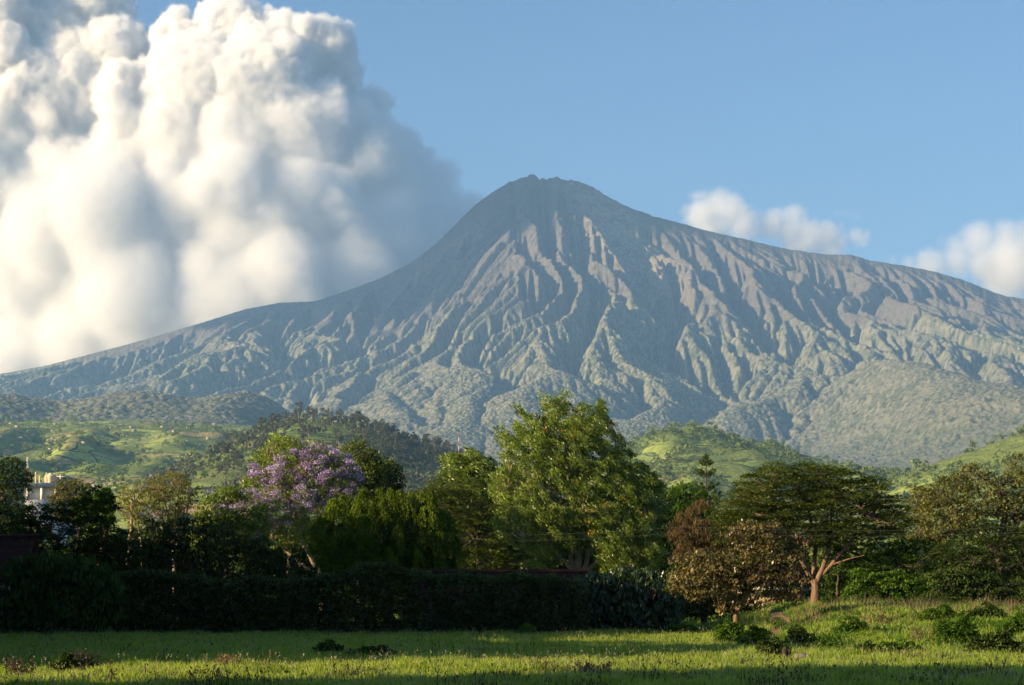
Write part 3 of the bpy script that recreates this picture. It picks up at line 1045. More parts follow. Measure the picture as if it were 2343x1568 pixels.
M_ORANGE = leaf_mat('orange_flower', (0.220, 0.080, 0.015), (0.450, 0.180, 0.030), 0.2)


def tree(name, label, outline, Y, base_u, leaf, bark, gap, R, n, L, W, style='bushy', flat=1.0, droop=0.3, wind=(0, 0, 0), depth=0.8,
         trunks=None, r_trunk=0.25, n_limb=9, r_limb=0.09, r_twig=0.03, cat='tree', group=None, n_max=700, inset=0.0, front=0.25, tvar=0.3,
         flower=None, seed=1, trunk=True, twig_share=0.6, bow=0.15, rough=0.55, hollow=(), holes=0.12):
    """outline: crown silhouette in pixels at distance Y. Returns the thing; children: trunk, crown, blossoms."""
    rng = np.random.default_rng(seed)
    bx = px(base_u, Y)
    base = (bx, Y, float(ground_h(bx, Y)))
    root = thing(name, label, cat, base, group)
    poly = to_local(outline, Y, base)
    poly = roughen(poly, rough * R, rng)
    cents = fill_poly(poly, gap, rng, depth, n_max, inset, front)
    for u0, v0, u1, v1 in hollow:
        ins = (cents[:, 0] > px(u0, Y) - bx) & (cents[:, 0] < px(u1, Y) - bx) & (cents[:, 2] < pz(v0, Y) - base[2]) & (cents[:, 2] > pz(v1, Y) - base[2]) & (cents[:, 1] < 0.9)
        cents = cents[~ins]
    hs = 2.2 * gap
    hn = vnoise(cents[:, 0] / hs + 0.4 * cents[:, 1] / hs, cents[:, 2] / hs + seed, 7)
    cents = cents[hn < np.quantile(hn, 1 - holes)]
    Rr = R * rng.uniform(0.7, 1.25, len(cents))
    if trunk:
        b = Bag()
        if trunks is None:
            zmid = np.mean([q[1] for q in poly])
            trunks = [([(0, 0, -0.2), (rng.normal(0, .1), 0, zmid * 0.4), (rng.normal(0, .3), rng.normal(0, .3), zmid * 0.95)], (r_trunk, r_trunk * 0.75, r_trunk * 0.4))]
        else:
            trunks = [([(px(u, Y) - bx, dy, pz(v, Y) - base[2]) for u, v, dy in pth], rad) for pth, rad in trunks]
        tg = cents[rng.random(len(cents)) < twig_share]
        branch_net(b, trunks, tg, rng, r_limb, r_twig, n_limb, bow)
        obj('trunk', b.mesh('trunk', True), bark, root)
    lb = Bag()
    lb.add(*clump_leaves(cents, Rr, n, L, W, rng, style, flat, droop, wind, tvar))
    obj('crown', lb.mesh('crown'), leaf, root)
    if flower:
        mat, share, fr, fn, fl, outl = flower
        fc = cents[rng.random(len(cents)) < share]
        if outl is not None:
            fp = to_local(outl, Y, base)
            fc = fc[poly_dist(fp, fc[:, 0], fc[:, 2]) > 0]
        fc = fc + unit(len(fc), rng) * R * 0.7 + np.array([0, -R * 0.6, R * 0.5])
        fb = Bag()
        fb.add(*clump_leaves(fc, fr, fn, fl, fl * 0.7, rng, 'bushy', 0.85, 0.0, (0, 0, 0.2), 0.5))
        obj('blossoms', fb.mesh('blossoms'), mat, root)
    return root


# the big silky oak in the middle
SILK = [(1205, 1322), (1190, 1302), (1222, 1272), (1150, 1238), (1130, 1205), (1148, 1150), (1120, 1098), (1150, 1075), (1142, 1012), (1128, 990), (1172, 1000),
        (1186, 962), (1163, 938), (1215, 950), (1252, 968), (1247, 900), (1272, 918), (1296, 910), (1306, 940), (1334, 926), (1345, 945), (1370, 928), (1386, 965),
        (1408, 985), (1428, 1010), (1430, 1040), (1455, 1060), (1488, 1078), (1500, 1105), (1520, 1118), (1512, 1150), (1528, 1185), (1500, 1230), (1518, 1270),
        (1480, 1318), (1430, 1335), (1380, 1322), (1352, 1280), (1325, 1258), (1295, 1280), (1250, 1305)]
tree('silky_oak', 'tallest tree, olive green with pale forked trunk, rising mid tree line', SILK, 150, 1325, M_SILK, BARK_PALE, 0.46, 0.62, 130, 0.26, 0.078,
     'feather', 0.95, wind=(-0.34, 0, 0.34), depth=0.85, n_max=1150, seed=21, rough=0.8, hollow=((1280, 1258, 1372, 1345),), holes=0.10, r_limb=0.16, r_twig=0.035, n_limb=16, tvar=0.34,
     trunks=[([(1328, 1420, 0), (1324, 1330, 0), (1322, 1262, 0), (1308, 1190, 0.4), (1300, 1080, 0.8)], (0.42, 0.36, 0.27, 0.16, 0.07)),
             ([(1322, 1325, -0.1), (1306, 1285, -0.3), (1300, 1240, -0.8), (1285, 1160, -1.0)], (0.24, 0.20, 0.16, 0.06)),
             ([(1332, 1325, -0.1), (1343, 1280, -0.2), (1350, 1230, -0.6), (1375, 1150, -0.8)], (0.24, 0.19, 0.15, 0.06)),
             ([(1316, 1320, -0.2), (1290, 1283, -0.7), (1262, 1262, -1.2)], (0.17, 0.13, 0.05)),
             ([(1336, 1312, -0.2), (1362, 1288, -0.6), (1400, 1262, -1.0)], (0.15, 0.12, 0.05))],
     flower=(M_ORANGE, 0.09, 0.26, 12, 0.13, None))
# the wide flat-topped tree on the right
RAIN = [(1640, 1215), (1645, 1175), (1668, 1130), (1700, 1108), (1715, 1090), (1752, 1080), (1768, 1068), (1800, 1074), (1832, 1078), (1856, 1063), (1900, 1072), (1935, 1078), (1962, 1094),
        (2002, 1102), (2030, 1128), (2052, 1140), (2072, 1172), (2082, 1205), (2060, 1222), (2000, 1230), (1955, 1236), (1900, 1246), (1850, 1256), (1795, 1256), (1735, 1240), (1690, 1236), (1655, 1248)]
tree('flat_topped_tree', 'wide dark green tree with layered umbrella crown and orange lit trunk on the grassy bank', RAIN, 125, 1865, M_RAIN, BARK_RED, 0.60, 0.86, 210, 0.17, 0.095,
     'layer', 0.36, depth=0.95, front=0.45, holes=0.14, n_max=820, seed=31, r_limb=0.17, r_twig=0.03, n_limb=18, tvar=0.32, bow=0.05,
     trunks=[([(1864, 1392, 0), (1866, 1345, 0), (1862, 1325, 0)], (0.34, 0.27, 0.24)),
             ([(1862, 1335, 0), (1835, 1290, -0.3), (1810, 1240, -0.6), (1770, 1170, -0.8)], (0.19, 0.15, 0.11, 0.05)),
             ([(1868, 1335, 0), (1880, 1300, -0.2), (1893, 1255, -0.5), (1900, 1160, -0.4)], (0.21, 0.165, 0.13, 0.06)),
             ([(1878, 1318, -0.1), (1905, 1285, -0.5), (1935, 1245, -0.9), (1985, 1190, -1.2)], (0.155, 0.12, 0.095, 0.04)),
             ([(1860, 1330, 0.2), (1866, 1280, 0.6), (1868, 1240, 0.8), (1850, 1150, 1.0)], (0.17, 0.14, 0.12, 0.05)),
             ([(1895, 1295, -0.4), (1930, 1281, -0.9), (1966, 1272, -1.3)], (0.06, 0.045, 0.018))])
# the tan-leaved tree before it
tree('tan_leaved_tree', 'small tan and olive leaved tree with crooked trunk standing before the flat topped tree',
     [(1532, 1322), (1562, 1306), (1545, 1285), (1590, 1268), (1622, 1254), (1652, 1216), (1690, 1195), (1740, 1188), (1792, 1205), (1815, 1240), (1832, 1290), (1846, 1335),
      (1830, 1370), (1780, 1374), (1735, 1388), (1690, 1378), (1650, 1394), (1612, 1386), (1570, 1372), (1545, 1350)], 105, 1685, M_OLIVE, BARK_RED, 0.48, 0.40, 70, 0.20, 0.10,
     'bushy', 0.75, droop=0.5, depth=0.95, rough=2.2, holes=0.24, n_max=540, seed=41, r_limb=0.07, r_twig=0.022, tvar=0.42,
     trunks=[([(1684, 1448, 0), (1683, 1408, 0), (1690, 1385, 0)], (0.17, 0.14, 0.12)), ([(1686, 1398, 0), (1702, 1372, -0.2), (1730, 1320, -0.3), (1735, 1260, 0)], (0.11, 0.09, 0.06, 0.03)),
             ([(1686, 1395, 0), (1672, 1360, 0), (1650, 1320, 0.2)], (0.09, 0.07, 0.03))])
tree('brown_twiggy_tree', 'bare brown twiggy tree between the silky oak and the flat topped tree',
     [(1533, 1245), (1545, 1192), (1572, 1168), (1602, 1158), (1636, 1165), (1660, 1190), (1668, 1235), (1660, 1280), (1600, 1290), (1550, 1280)], 138, 1605, M_TWIG, BARK_RED, 0.45, 0.5, 80, 0.40, 0.045,
     'feather', 0.9, wind=(0, 0, 0.2), n_max=330, rough=1.9, holes=0.3, seed=51, r_limb=0.06, r_twig=0.025, tvar=0.4)
tree('round_green_tree', 'round bright green tree beside the slender tiered pine',
     [(1500, 1175), (1512, 1148), (1530, 1128), (1552, 1116), (1580, 1113), (1606, 1130), (1624, 1160), (1640, 1195), (1640, 1240), (1500, 1240)], 190, 1570, M_BRIGHT, BARK_DARK, 0.62, 0.7, 85, 0.30, 0.17,
     'bushy', 0.85, n_max=260, seed=61)
tree('brownish_green_tree', 'big brownish green tree with dark crooked limbs at the right edge of the tree line',
     [(2082, 1240), (2088, 1195), (2115, 1160), (2125, 1130), (2155, 1115), (2185, 1090), (2212, 1090), (2240, 1072), (2290, 1060), (2345, 1068), (2420, 1088), (2490, 1150), (2510, 1240), (2420, 1262),
      (2345, 1238), (2300, 1205), (2270, 1190), (2240, 1222), (2180, 1240), (2130, 1250)], 138, 2285, M_BROWNOL, BARK_DARK, 0.68, 0.64, 95, 0.22, 0.12,
     'bushy', 0.8, depth=0.7, rough=1.6, holes=0.26, n_max=620, seed=71, r_limb=0.20, r_twig=0.04, tvar=0.3,
     trunks=[([(2285, 1420, 0), (2285, 1290, 0), (2290, 1240, 0), (2300, 1150, 0)], (0.45, 0.38, 0.3, 0.12)), ([(2285, 1270, 0), (2250, 1235, -0.5), (2205, 1205, -0.8)], (0.28, 0.2, 0.08)),
             ([(2288, 1255, 0), (2320, 1200, -0.4), (2360, 1150, -0.5)], (0.26, 0.2, 0.08))])
tree('pale_flowering_tree', 'small yellowish tree squeezed between the flat topped tree and the brownish green tree',
     [(2075, 1195), (2070, 1150), (2085, 1120), (2110, 1112), (2140, 1110), (2165, 1120), (2150, 1160), (2120, 1200)], 165, 2110, M_WISP, BARK_PALE, 0.5, 0.5, 70, 0.22, 0.11, 'layer', 0.5, n_max=160, seed=73)
for k, (lab, ol, Y, bu, lm, gp) in enumerate([
        ('bright green shrub right of the orange trunk, tallest of the bank thicket', [(1915, 1330), (1918, 1275), (1955, 1245), (2010, 1230), (2060, 1226), (2112, 1238), (2150, 1270), (2160, 1330), (2120, 1385), (1960, 1388)], 126, 2030, M_BRIGHT, 0.6),
        ('grassy leaved green shrub at the foot of the bank thicket', [(1930, 1398), (1938, 1350), (1975, 1318), (2030, 1308), (2085, 1318), (2118, 1345), (2130, 1398)], 119, 2030, M_BRIGHT, 0.42),
        ('dark green shrub leaning against the orange trunk', [(1880, 1395), (1886, 1345), (1905, 1312), (1935, 1308), (1960, 1340), (1965, 1396)], 122, 1925, M_DARK, 0.42),
        ('tall dark green shrub at the right edge of the bank thicket', [(2140, 1395), (2132, 1300), (2160, 1245), (2200, 1215), (2262, 1205), (2345, 1215), (2450, 1240), (2520, 1300), (2530, 1400)], 121, 2290, M_DARK, 0.58),
        ('low dark shrub before the tall one at the right edge of the bank', [(2095, 1404), (2105, 1352), (2150, 1318), (2215, 1310), (2275, 1322), (2345, 1335), (2440, 1345), (2480, 1408)], 116.5, 2250, M_DARK, 0.46)]):
    tree('green_shrub', lab, ol, Y, bu, lm, BARK_DARK, gp, gp * 1.05, 95, 0.20, 0.095, 'layer' if k in (0, 3) else 'bushy', 0.55, n_max=480, seed=81 + k, cat='shrub', depth=0.6, tvar=0.45, rough=1.6,
         group='shrubs of the thicket on the bank')
tree('dark_side_tree', 'dark green tree added as the shaded right side of the silky oak',  # added dark crown that stands in for the oak's own shaded side
     [(1420, 1330), (1430, 1220), (1455, 1130), (1490, 1095), (1512, 1118), (1535, 1180), (1545, 1240), (1575, 1290), (1570, 1345)], 168, 1500, M_DARK, BARK_DARK, 0.62, 0.7, 85, 0.28, 0.15, 'bushy', 0.8, n_max=330, seed=93)
tree('low_dark_shrub', 'low dark shrub under the bare brown twiggy tree',
     [(1525, 1420), (1530, 1330), (1545, 1290), (1600, 1272), (1680, 1276), (1712, 1330), (1715, 1400)], 129, 1610, M_DARK, BARK_DARK, 0.5, 0.55, 70, 0.22, 0.12, 'bushy', 0.8, n_max=300, seed=95, cat='shrub')
# the jacaranda and what stands round it
JAC = [(556, 1125), (572, 1085), (606, 1072), (622, 1050), (598, 1035), (628, 1008), (668, 1010), (700, 1030), (738, 1018), (766, 1040), (794, 1058), (818, 1090), (824, 1128), (792, 1146),
       (748, 1155), (735, 1195), (705, 1240), (650, 1262), (590, 1245), (540, 1205), (480, 1192), (538, 1165)]
tree('jacaranda_tree', 'jacaranda tree covered in lilac blossom rising above the hedge', JAC, 142, 700, M_SILK, BARK_PALE, 0.52, 0.50, 60, 0.22, 0.07,
     'feather', 0.8, wind=(-0.2, 0, 0.35), n_max=520, seed=101, r_limb=0.10, r_twig=0.035, n_limb=14, tvar=0.35,
     trunks=[([(738, 1420, 0), (736, 1325, 0), (718, 1290, 0), (690, 1235, 0), (672, 1150, 0)], (0.24, 0.2, 0.17, 0.12, 0.05)),
             ([(735, 1322, 0), (700, 1298, -0.3), (640, 1250, -0.6), (600, 1190, -0.5)], (0.16, 0.13, 0.09, 0.04)), ([(726, 1305, 0), (738, 1230, 0.2), (760, 1140, 0.4)], (0.13, 0.1, 0.04))],
     flower=(M_LILAC, 0.85, 0.42, 110, 0.11, [(540, 1140), (575, 1080), (640, 1055), (700, 1025), (790, 1045), (840, 1100), (810, 1150), (740, 1165), (690, 1200), (600, 1215), (470, 1200)]))
tree('round_olive_tree', 'round olive tree directly behind the lilac jacaranda crown',
     [(772, 1100), (776, 1050), (792, 1028), (822, 1018), (850, 1030), (868, 1058), (870, 1110), (850, 1160), (780, 1160)], 172, 822, M_RAIN, BARK_DARK, 0.6, 0.66, 80, 0.26, 0.13, 'bushy', 0.85, n_max=220, seed=111)
tree('round_dark_tree', 'dark green round tree just right of the round olive tree',
     [(838, 1110), (848, 1065), (872, 1050), (898, 1062), (916, 1086), (922, 1118), (905, 1165), (840, 1170)], 176, 880, M_DARK, BARK_DARK, 0.6, 0.66, 80, 0.26, 0.13, 'bushy', 0.85, n_max=200, seed=113)
tree('leaning_green_tree', 'olive green feathery tree top showing above the jacaranda',
     [(560, 1110), (590, 1050), (612, 1020), (634, 1005), (662, 1012), (690, 1030), (720, 1022), (752, 1018), (762, 1040), (740, 1080), (650, 1110)], 160, 660, M_SILK, BARK_DARK, 0.6, 0.6, 62, 0.4, 0.11, 'feather', 0.9, wind=(-0.5, 0, 0.4), n_max=150, seed=115)
tree('dark_flat_tree', 'shadowy flat topped tree between the weeping tree and the silky oak',
     [(928, 1145), (962, 1116), (1005, 1106), (1050, 1102), (1100, 1100), (1150, 1112), (1185, 1200), (1200, 1360), (1000, 1360), (985, 1240), (960, 1180)], 156, 1110, M_RAIN, BARK_DARK, 0.66, 0.85, 80, 0.26, 0.14, 'layer', 0.45, n_max=420, seed=117, depth=0.7)
tree('feathery_olive_tree', 'wind swept olive tree top left of the silky oak',
     [(1008, 1100), (1022, 1066), (1014, 1048), (1048, 1045), (1062, 1056), (1086, 1030), (1102, 1050), (1122, 1052), (1155, 1085), (1168, 1160), (1165, 1220), (1040, 1220), (1000, 1180), (990, 1130)], 168, 1090, M_SILK, BARK_DARK, 0.6, 0.6, 60, 0.4, 0.11,
     'feather', 0.9, wind=(-0.5, 0, 0.3), n_max=420, seed=119)


for k, (u0, u1, vt, Y, lab) in enumerate([
        (-90, 150, 1190, 190, 'shadowy tree behind the broad dark tree at the left edge'), (120, 330, 1215, 186, 'shadowy tree behind the first wispy yellow green tree'),
        (300, 500, 1205, 188, 'shadowy tree behind the forked wispy tree'), (470, 640, 1215, 184, 'shadowy tree behind the lilac dotted olive shrub'),
        (610, 800, 1190, 192, 'shadowy tree filling the gap under the jacaranda'), (760, 960, 1160, 186, 'shadowy tree behind the weeping tree'),
        (930, 1110, 1160, 190, 'shadowy tree right of the weeping tree'), (1080, 1260, 1200, 196, 'shadowy tree behind the left side of the silky oak'),
        (1240, 1420, 1190, 200, 'shadowy tree behind the trunk of the silky oak'), (1400, 1580, 1200, 194, 'shadowy tree behind the right side of the silky oak'),
        (1540, 1720, 1200, 190, 'shadowy tree behind the bare brown twiggy tree'), (1690, 1880, 1230, 186, 'shadowy tree behind the brown roofed house'),
        (1850, 2040, 1240, 184, 'shadowy tree behind the leafy green shrub'), (2010, 2200, 1215, 188, 'shadowy tree left of the brownish green tree'), (2180, 2420, 1215, 184, 'shadowy tree behind the brownish green tree')]):
    um, w = (u0 + u1) / 2, (u1 - u0) / 2
    ol = [(um - w, 1425), (um - w * 1.05, 1330), (um - w * 0.85, vt + 45), (um - w * 0.4, vt + 8), (um + w * 0.05, vt), (um + w * 0.5, vt + 14), (um + w * 0.9, vt + 55), (um + w * 1.05, 1335), (um + w, 1425)]
    tree('backdrop_tree', lab, ol, Y, um, M_DARK if k % 3 else M_RAIN, BARK_DARK, 0.8, 0.85, 70, 0.40, 0.22, 'bushy', 0.8, n_max=330, seed=400 + k, rough=1.2, depth=0.5, n_limb=5, twig_share=0.3,
         group='shadowy trees behind the tree line')


def weeping_tree():
    Y, bu, rng = 128, 890, np.random.default_rng(131)
    bx = px(bu, Y)
    base = (bx, Y, float(ground_h(bx, Y)))
    root = thing('weeping_tree', 'dome shaped weeping tree with drooping lime green strands beside the jacaranda', 'tree', base)
    poly = to_local([(722, 1215), (738, 1175), (778, 1146), (830, 1130), (880, 1124), (930, 1130), (980, 1146), (1022, 1168), (1050, 1202), (1056, 1245), (1040, 1290), (985, 1312), (860, 1318), (760, 1322), (732, 1285)], Y, base)
    poly = roughen(poly, 0.35, rng)
    cents = fill_poly(poly, 0.74, rng, 0.9, 330, 0.0, 0.5)
    cents[:, 2] = np.maximum(cents[:, 2], 1.0)
    b = Bag()
    zt = max(q[1] for q in poly)
    branch_net(b, [([(0, 0, -0.2), (0.1, 0, 2.0), (0, 0, zt * 0.8)], (0.28, 0.22, 0.1))], cents[::3], rng, 0.08, 0.02, 12, 0.3)
    obj('trunk', b.mesh('trunk', True), BARK_DARK, root)
    lb = Bag()
    cy = np.mean([q_[0] for q_ in poly])
    for c in cents:
        hue = rng.normal(0.5, 0.2)
        rc = rng.uniform(0.35, 0.6)
        out = np.array([np.sign(c[0] - cy) * 0.25 * rng.random(), -0.2, 0])
        for k in range(26):
            n = 13
            s_ = np.linspace(0, 1, n)
            a = rng.uniform(0, 2 * math.pi)
            r = rc * math.sqrt(rng.random())
            h = rng.uniform(0.45, 1.25) * (0.7 + 0.5 * r / rc)
            P = np.stack([c[0] + r * math.cos(a) * (0.5 + 0.5 * s_), c[1] + r * math.sin(a) * (0.5 + 0.5 * s_), c[2] + 0.35 * math.sqrt(max(0, 1 - (r / rc) ** 2)) - h * s_ ** 1.5], 1)
            P += rng.normal(0, 0.035, P.shape) + out * s_[:, None]
            D = unit(n, rng) * 0.5 + np.array([0, 0, -0.9])
            lb.add(*leaves_mesh(P, D, unit(n, rng), np.full(n, 0.17) * rng.uniform(0.7, 1.2, n), np.full(n, 0.065), np.clip(hue + rng.normal(0, 0.2, n) - 0.12 * s_, 0, 1)))
    obj('crown', lb.mesh('crown'), M_LIME, root)


weeping_tree()


def tiered_pine(label, u, Ys, tiers, r0, seed):
    rng = np.random.default_rng(seed)
    bx = px(u, Ys)
    base = (bx, Ys, float(ground_h(bx, Ys)))
    root = thing('tiered_pine', label, 'pine tree', base)
    b, lb = Bag(), Bag()
    ztop = pz(tiers[0][0], Ys) - base[2]
    b.add(*tube([(0, 0, -0.2), (0.05, 0, ztop * 0.5), (0, 0, ztop)], [r0, r0 * 0.65, 0.03], 7))
    for v, w in tiers:
        z0 = pz(v, Ys) - base[2]
        wl = w / FPX * Ys
        nb = 6 if wl > 0.4 else 4
        for k in range(nb):
            a = 2 * math.pi * (k + rng.uniform(-.2, .2)) / nb
            s_ = np.linspace(0, 1, 7)
            ln = wl * rng.uniform(0.75, 1.1)
            P = np.stack([np.cos(a) * ln * s_, np.sin(a) * ln * s_, z0 - 0.10 * ln * np.sin(s_ * math.pi) + 0.34 * ln * s_ ** 2], 1)
            b.add(*tube(P, 0.05 * (1 - 0.8 * s_), 4))
            n = max(10, int(34 * ln))
            t_ = 1 - 0.55 * rng.random(n) ** 1.6
            C = np.stack([np.interp(t_, s_, P[:, i]) for i in range(3)], 1) + rng.normal(0, 0.09, (n, 3)) + np.array([0, 0, .06])
            D = np.stack([np.full(n, math.cos(a)), np.full(n, math.sin(a)), np.full(n, 0.7)], 1) + rng.normal(0, .4, (n, 3))
            lb.add(*leaves_mesh(C, D, unit(n, rng), np.full(n, 0.34), np.full(n, 0.10), rng.random(n)))
    obj('trunk', b.mesh('trunk', True), BARK_DARK, root)
    obj('crown', lb.mesh('crown'), M_DARK, root)


tiered_pine('slender tiered pine with a bare ringed trunk standing above the round green tree', 1615, 200,
            [(1044, 3), (1050, 7), (1058, 12), (1064, 15), (1084, 21), (1090, 17), (1116, 28), (1122, 20), (1140, 44), (1147, 32), (1160, 30)], 0.24, 141)
tiered_pine('small distant tiered pine poking above the brownish green tree', 2205, 260, [(1078, 2), (1083, 6), (1089, 9), (1096, 11), (1104, 13), (1114, 15), (1126, 17)], 0.2, 142)

# left of the jacaranda
for args in (
    ('wispy_tree', 'thin yellow green tree with straight pale trunk at the left of the tree line',
     [(268, 1150), (284, 1120), (318, 1108), (344, 1122), (356, 1170), (338, 1205), (304, 1212), (278, 1180)], 131, 296, 151,
     [([(292, 1420, 0), (294, 1265, 0), (298, 1205, 0), (306, 1150, 0)], (0.20, 0.15, 0.12, 0.04)), ([(330, 1400, 0), (322, 1240, 0), (310, 1160, 0)], (0.08, 0.06, 0.03))]),
    ('wispy_tree', 'thin yellow green tree with several forked stems and a few lilac flowers',
     [(326, 1128), (344, 1098), (388, 1084), (430, 1096), (452, 1122), (446, 1156), (420, 1186), (412, 1236), (392, 1246), (376, 1196), (346, 1160)], 133, 398, 153,
     [([(398, 1420, 0), (398, 1250, 0), (385, 1190, 0), (372, 1120, 0)], (0.14, 0.11, 0.08, 0.03)), ([(398, 1260, 0), (408, 1190, 0), (408, 1110, 0)], (0.1, 0.08, 0.03)),
      ([(400, 1265, 0), (428, 1175, -0.2), (440, 1120, -0.3)], (0.09, 0.06, 0.03))])):
    tree(args[0], args[1], args[2], args[3], args[4], M_WISP, BARK_PALE, 0.40, 0.36, 40, 0.16, 0.06, 'feather', 0.8, wind=(0, 0, 0.25), n_max=210, seed=args[5], r_limb=0.06, r_twig=0.028, n_limb=12,
         trunks=args[6], flower=(M_LILAC, 0.06, 0.26, 26, 0.11, None), twig_share=0.9)
tree('olive_shrub', 'olive green shrub dotted with lilac flowers left of the jacaranda',
     [(436, 1275), (448, 1185), (478, 1145), (520, 1118), (556, 1128), (604, 1170), (618, 1270)], 137, 520, M_SILK, BARK_DARK, 0.5, 0.52, 66, 0.24, 0.11, 'bushy', 0.85, n_max=260, seed=161, cat='shrub',
     flower=(M_LILAC, 0.10, 0.26, 24, 0.11, None))
tree('round_brown_tree', 'round dark brownish tree in front of the white building',
     [(122, 1190), (126, 1130), (146, 1108), (168, 1102), (192, 1108), (216, 1132), (230, 1165), (225, 1200)], 165, 172, M_BROWNOL, BARK_DARK, 0.55, 0.6, 80, 0.22, 0.12, 'bushy', 0.85, n_max=200, seed=163)
tree('dark_edge_tree', 'dark tall tree at the left edge beside the white building',
     [(-90, 1230), (-80, 1090), (-30, 1060), (-5, 1050), (22, 1058), (40, 1062), (56, 1080), (72, 1090), (68, 1112), (52, 1135), (66, 1180), (50, 1220)], 178, -10, M_DARK, BARK_DARK, 0.62, 0.66, 75, 0.26, 0.14, 'bushy', 0.85, n_max=230, seed=165)
tree('broad_dark_tree', 'broad dark green tree with a bright leafy top at the left of the hedge',
     [(-90, 1440), (-90, 1200), (-30, 1172), (50, 1165), (120, 1160), (172, 1150), (200, 1132), (236, 1122), (262, 1150), (266, 1190), (290, 1232), (330, 1275), (310, 1340), (290, 1440)], 123, 130, M_DARK, BARK_DARK, 0.58, 0.62, 80, 0.26, 0.12,
     'layer', 0.6, n_max=640, seed=167, depth=0.5)
tree('bright_leafy_tree', 'small tree with glowing bright green top behind the broad dark tree',
     [(176, 1190), (180, 1160), (196, 1144), (218, 1140), (240, 1122), (258, 1128), (266, 1160), (258, 1200)], 128, 222, M_BRIGHT, BARK_DARK, 0.4, 0.42, 80, 0.26, 0.12, 'bushy', 0.8, n_max=130, seed=168)
tree('drooping_leaf_shrub', 'shadowy shrub with long drooping leaf clusters at the left end of the hedge',
     [(-70, 1458), (-60, 1345), (30, 1292), (110, 1270), (200, 1284), (262, 1325), (286, 1390), (286, 1458)], 108, 110, M_DARK, BARK_DARK, 0.5, 0.5, 62, 0.36, 0.085, 'droop', 0.8, n_max=430, seed=169, cat='shrub', depth=0.6)
tree('shadowy_shrub', 'wide brownish green shrub in shade behind the hedge under the jacaranda',
     [(262, 1400), (282, 1240), (340, 1200), (420, 1192), (500, 1200), (570, 1235), (650, 1262), (710, 1300), (730, 1350), (720, 1400)], 127, 480, M_HEDGE, BARK_DARK, 0.58, 0.62, 75, 0.24, 0.12, 'bushy', 0.8, n_max=520, seed=171, cat='shrub', depth=0.5)
tree('glossy_shrub', 'shiny leaved dark shrub with sparkling leaves at the right end of the hedge',
     [(1300, 1452), (1296, 1370), (1318, 1328), (1368, 1318), (1420, 1306), (1480, 1312), (1530, 1332), (1550, 1400), (1546, 1452)], 112.5, 1420, M_GLOSS, BARK_DARK, 0.45, 0.45, 70, 0.26, 0.10, 'droop', 0.8, n_max=460, seed=173, cat='shrub', depth=0.7)


def hedge():
    Y, rng = 110, np.random.default_rng(181)
    x0, x1 = px(255, Y), px(1335, Y)
    base = ((x0 + x1) / 2, Y, 0)
    top_px = [(240, 1322), (330, 1312), (420, 1328), (520, 1332), (600, 1322), (680, 1336), (740, 1326), (800, 1309), (880, 1303), (960, 1312), (1050, 1316), (1120, 1326), (1190, 1320), (1260, 1330), (1340, 1340)]
    n = 2800
    x = rng.uniform(x0, x1, n)
    ztop = np.interp(UC + x / Y * FPX, [t_[0] for t_ in top_px], [pz(t_[1], Y) for t_ in top_px]) + 0.40 * fbm(x / 1.7, x * 0, 5, 3) + 0.35 * fbm(x / 5.5, x * 0 + 4, 6, 2)
    u_ = rng.random(n) ** 1.15
    face = rng.random(n)
    z = np.where(face < 0.62, u_ * ztop, ztop)
    y = np.where(face < 0.62, -1.5 + rng.normal(0, .15, n) + 0.25 * fbm(x / 1.5, z / 1.2, 9, 3), rng.uniform(-1.5, 1.5, n))
    y = np.where(face > 0.9, 1.5, y)
    z = np.where(face > 0.9, u_ * ztop, z) - 0.15
    low = rng.random(n) < 0.22
    z = np.where(low, rng.uniform(0.0, 1.3, n), z)
    y = np.where(low, rng.uniform(-1.3, 1.2, n), y)
    cents = np.stack([x - base[0], y, z], 1)
    lb = Bag()
    lb.add(*clump_leaves(cents, rng.uniform(0.3, 0.55, n), 60, 0.17, 0.10, rng, 'bushy', 0.9, 0.3, (0, 0, 0), 0.34))
    root = thing('hedge', 'long high clipped hedge in deep shade along the far edge of the field', 'hedge', base)
    obj('foliage', lb.mesh('foliage'), M_HEDGE, root)
    b = Bag()
    for k in range(44):
        xs_ = x0 + (k + rng.uniform(.2, .8)) / 44 * (x1 - x0) - base[0]
        zt = 2.4
        b.add(*tube([(xs_, 0, -0.1), (xs_ + rng.normal(0, .15), rng.normal(0, .2), zt * 0.6), (xs_ + rng.normal(0, .4), rng.normal(0, .4), zt)], [0.06, 0.05, 0.02], 5))
    obj('stems', b.mesh('stems', True), BARK_DARK, root)


hedge()

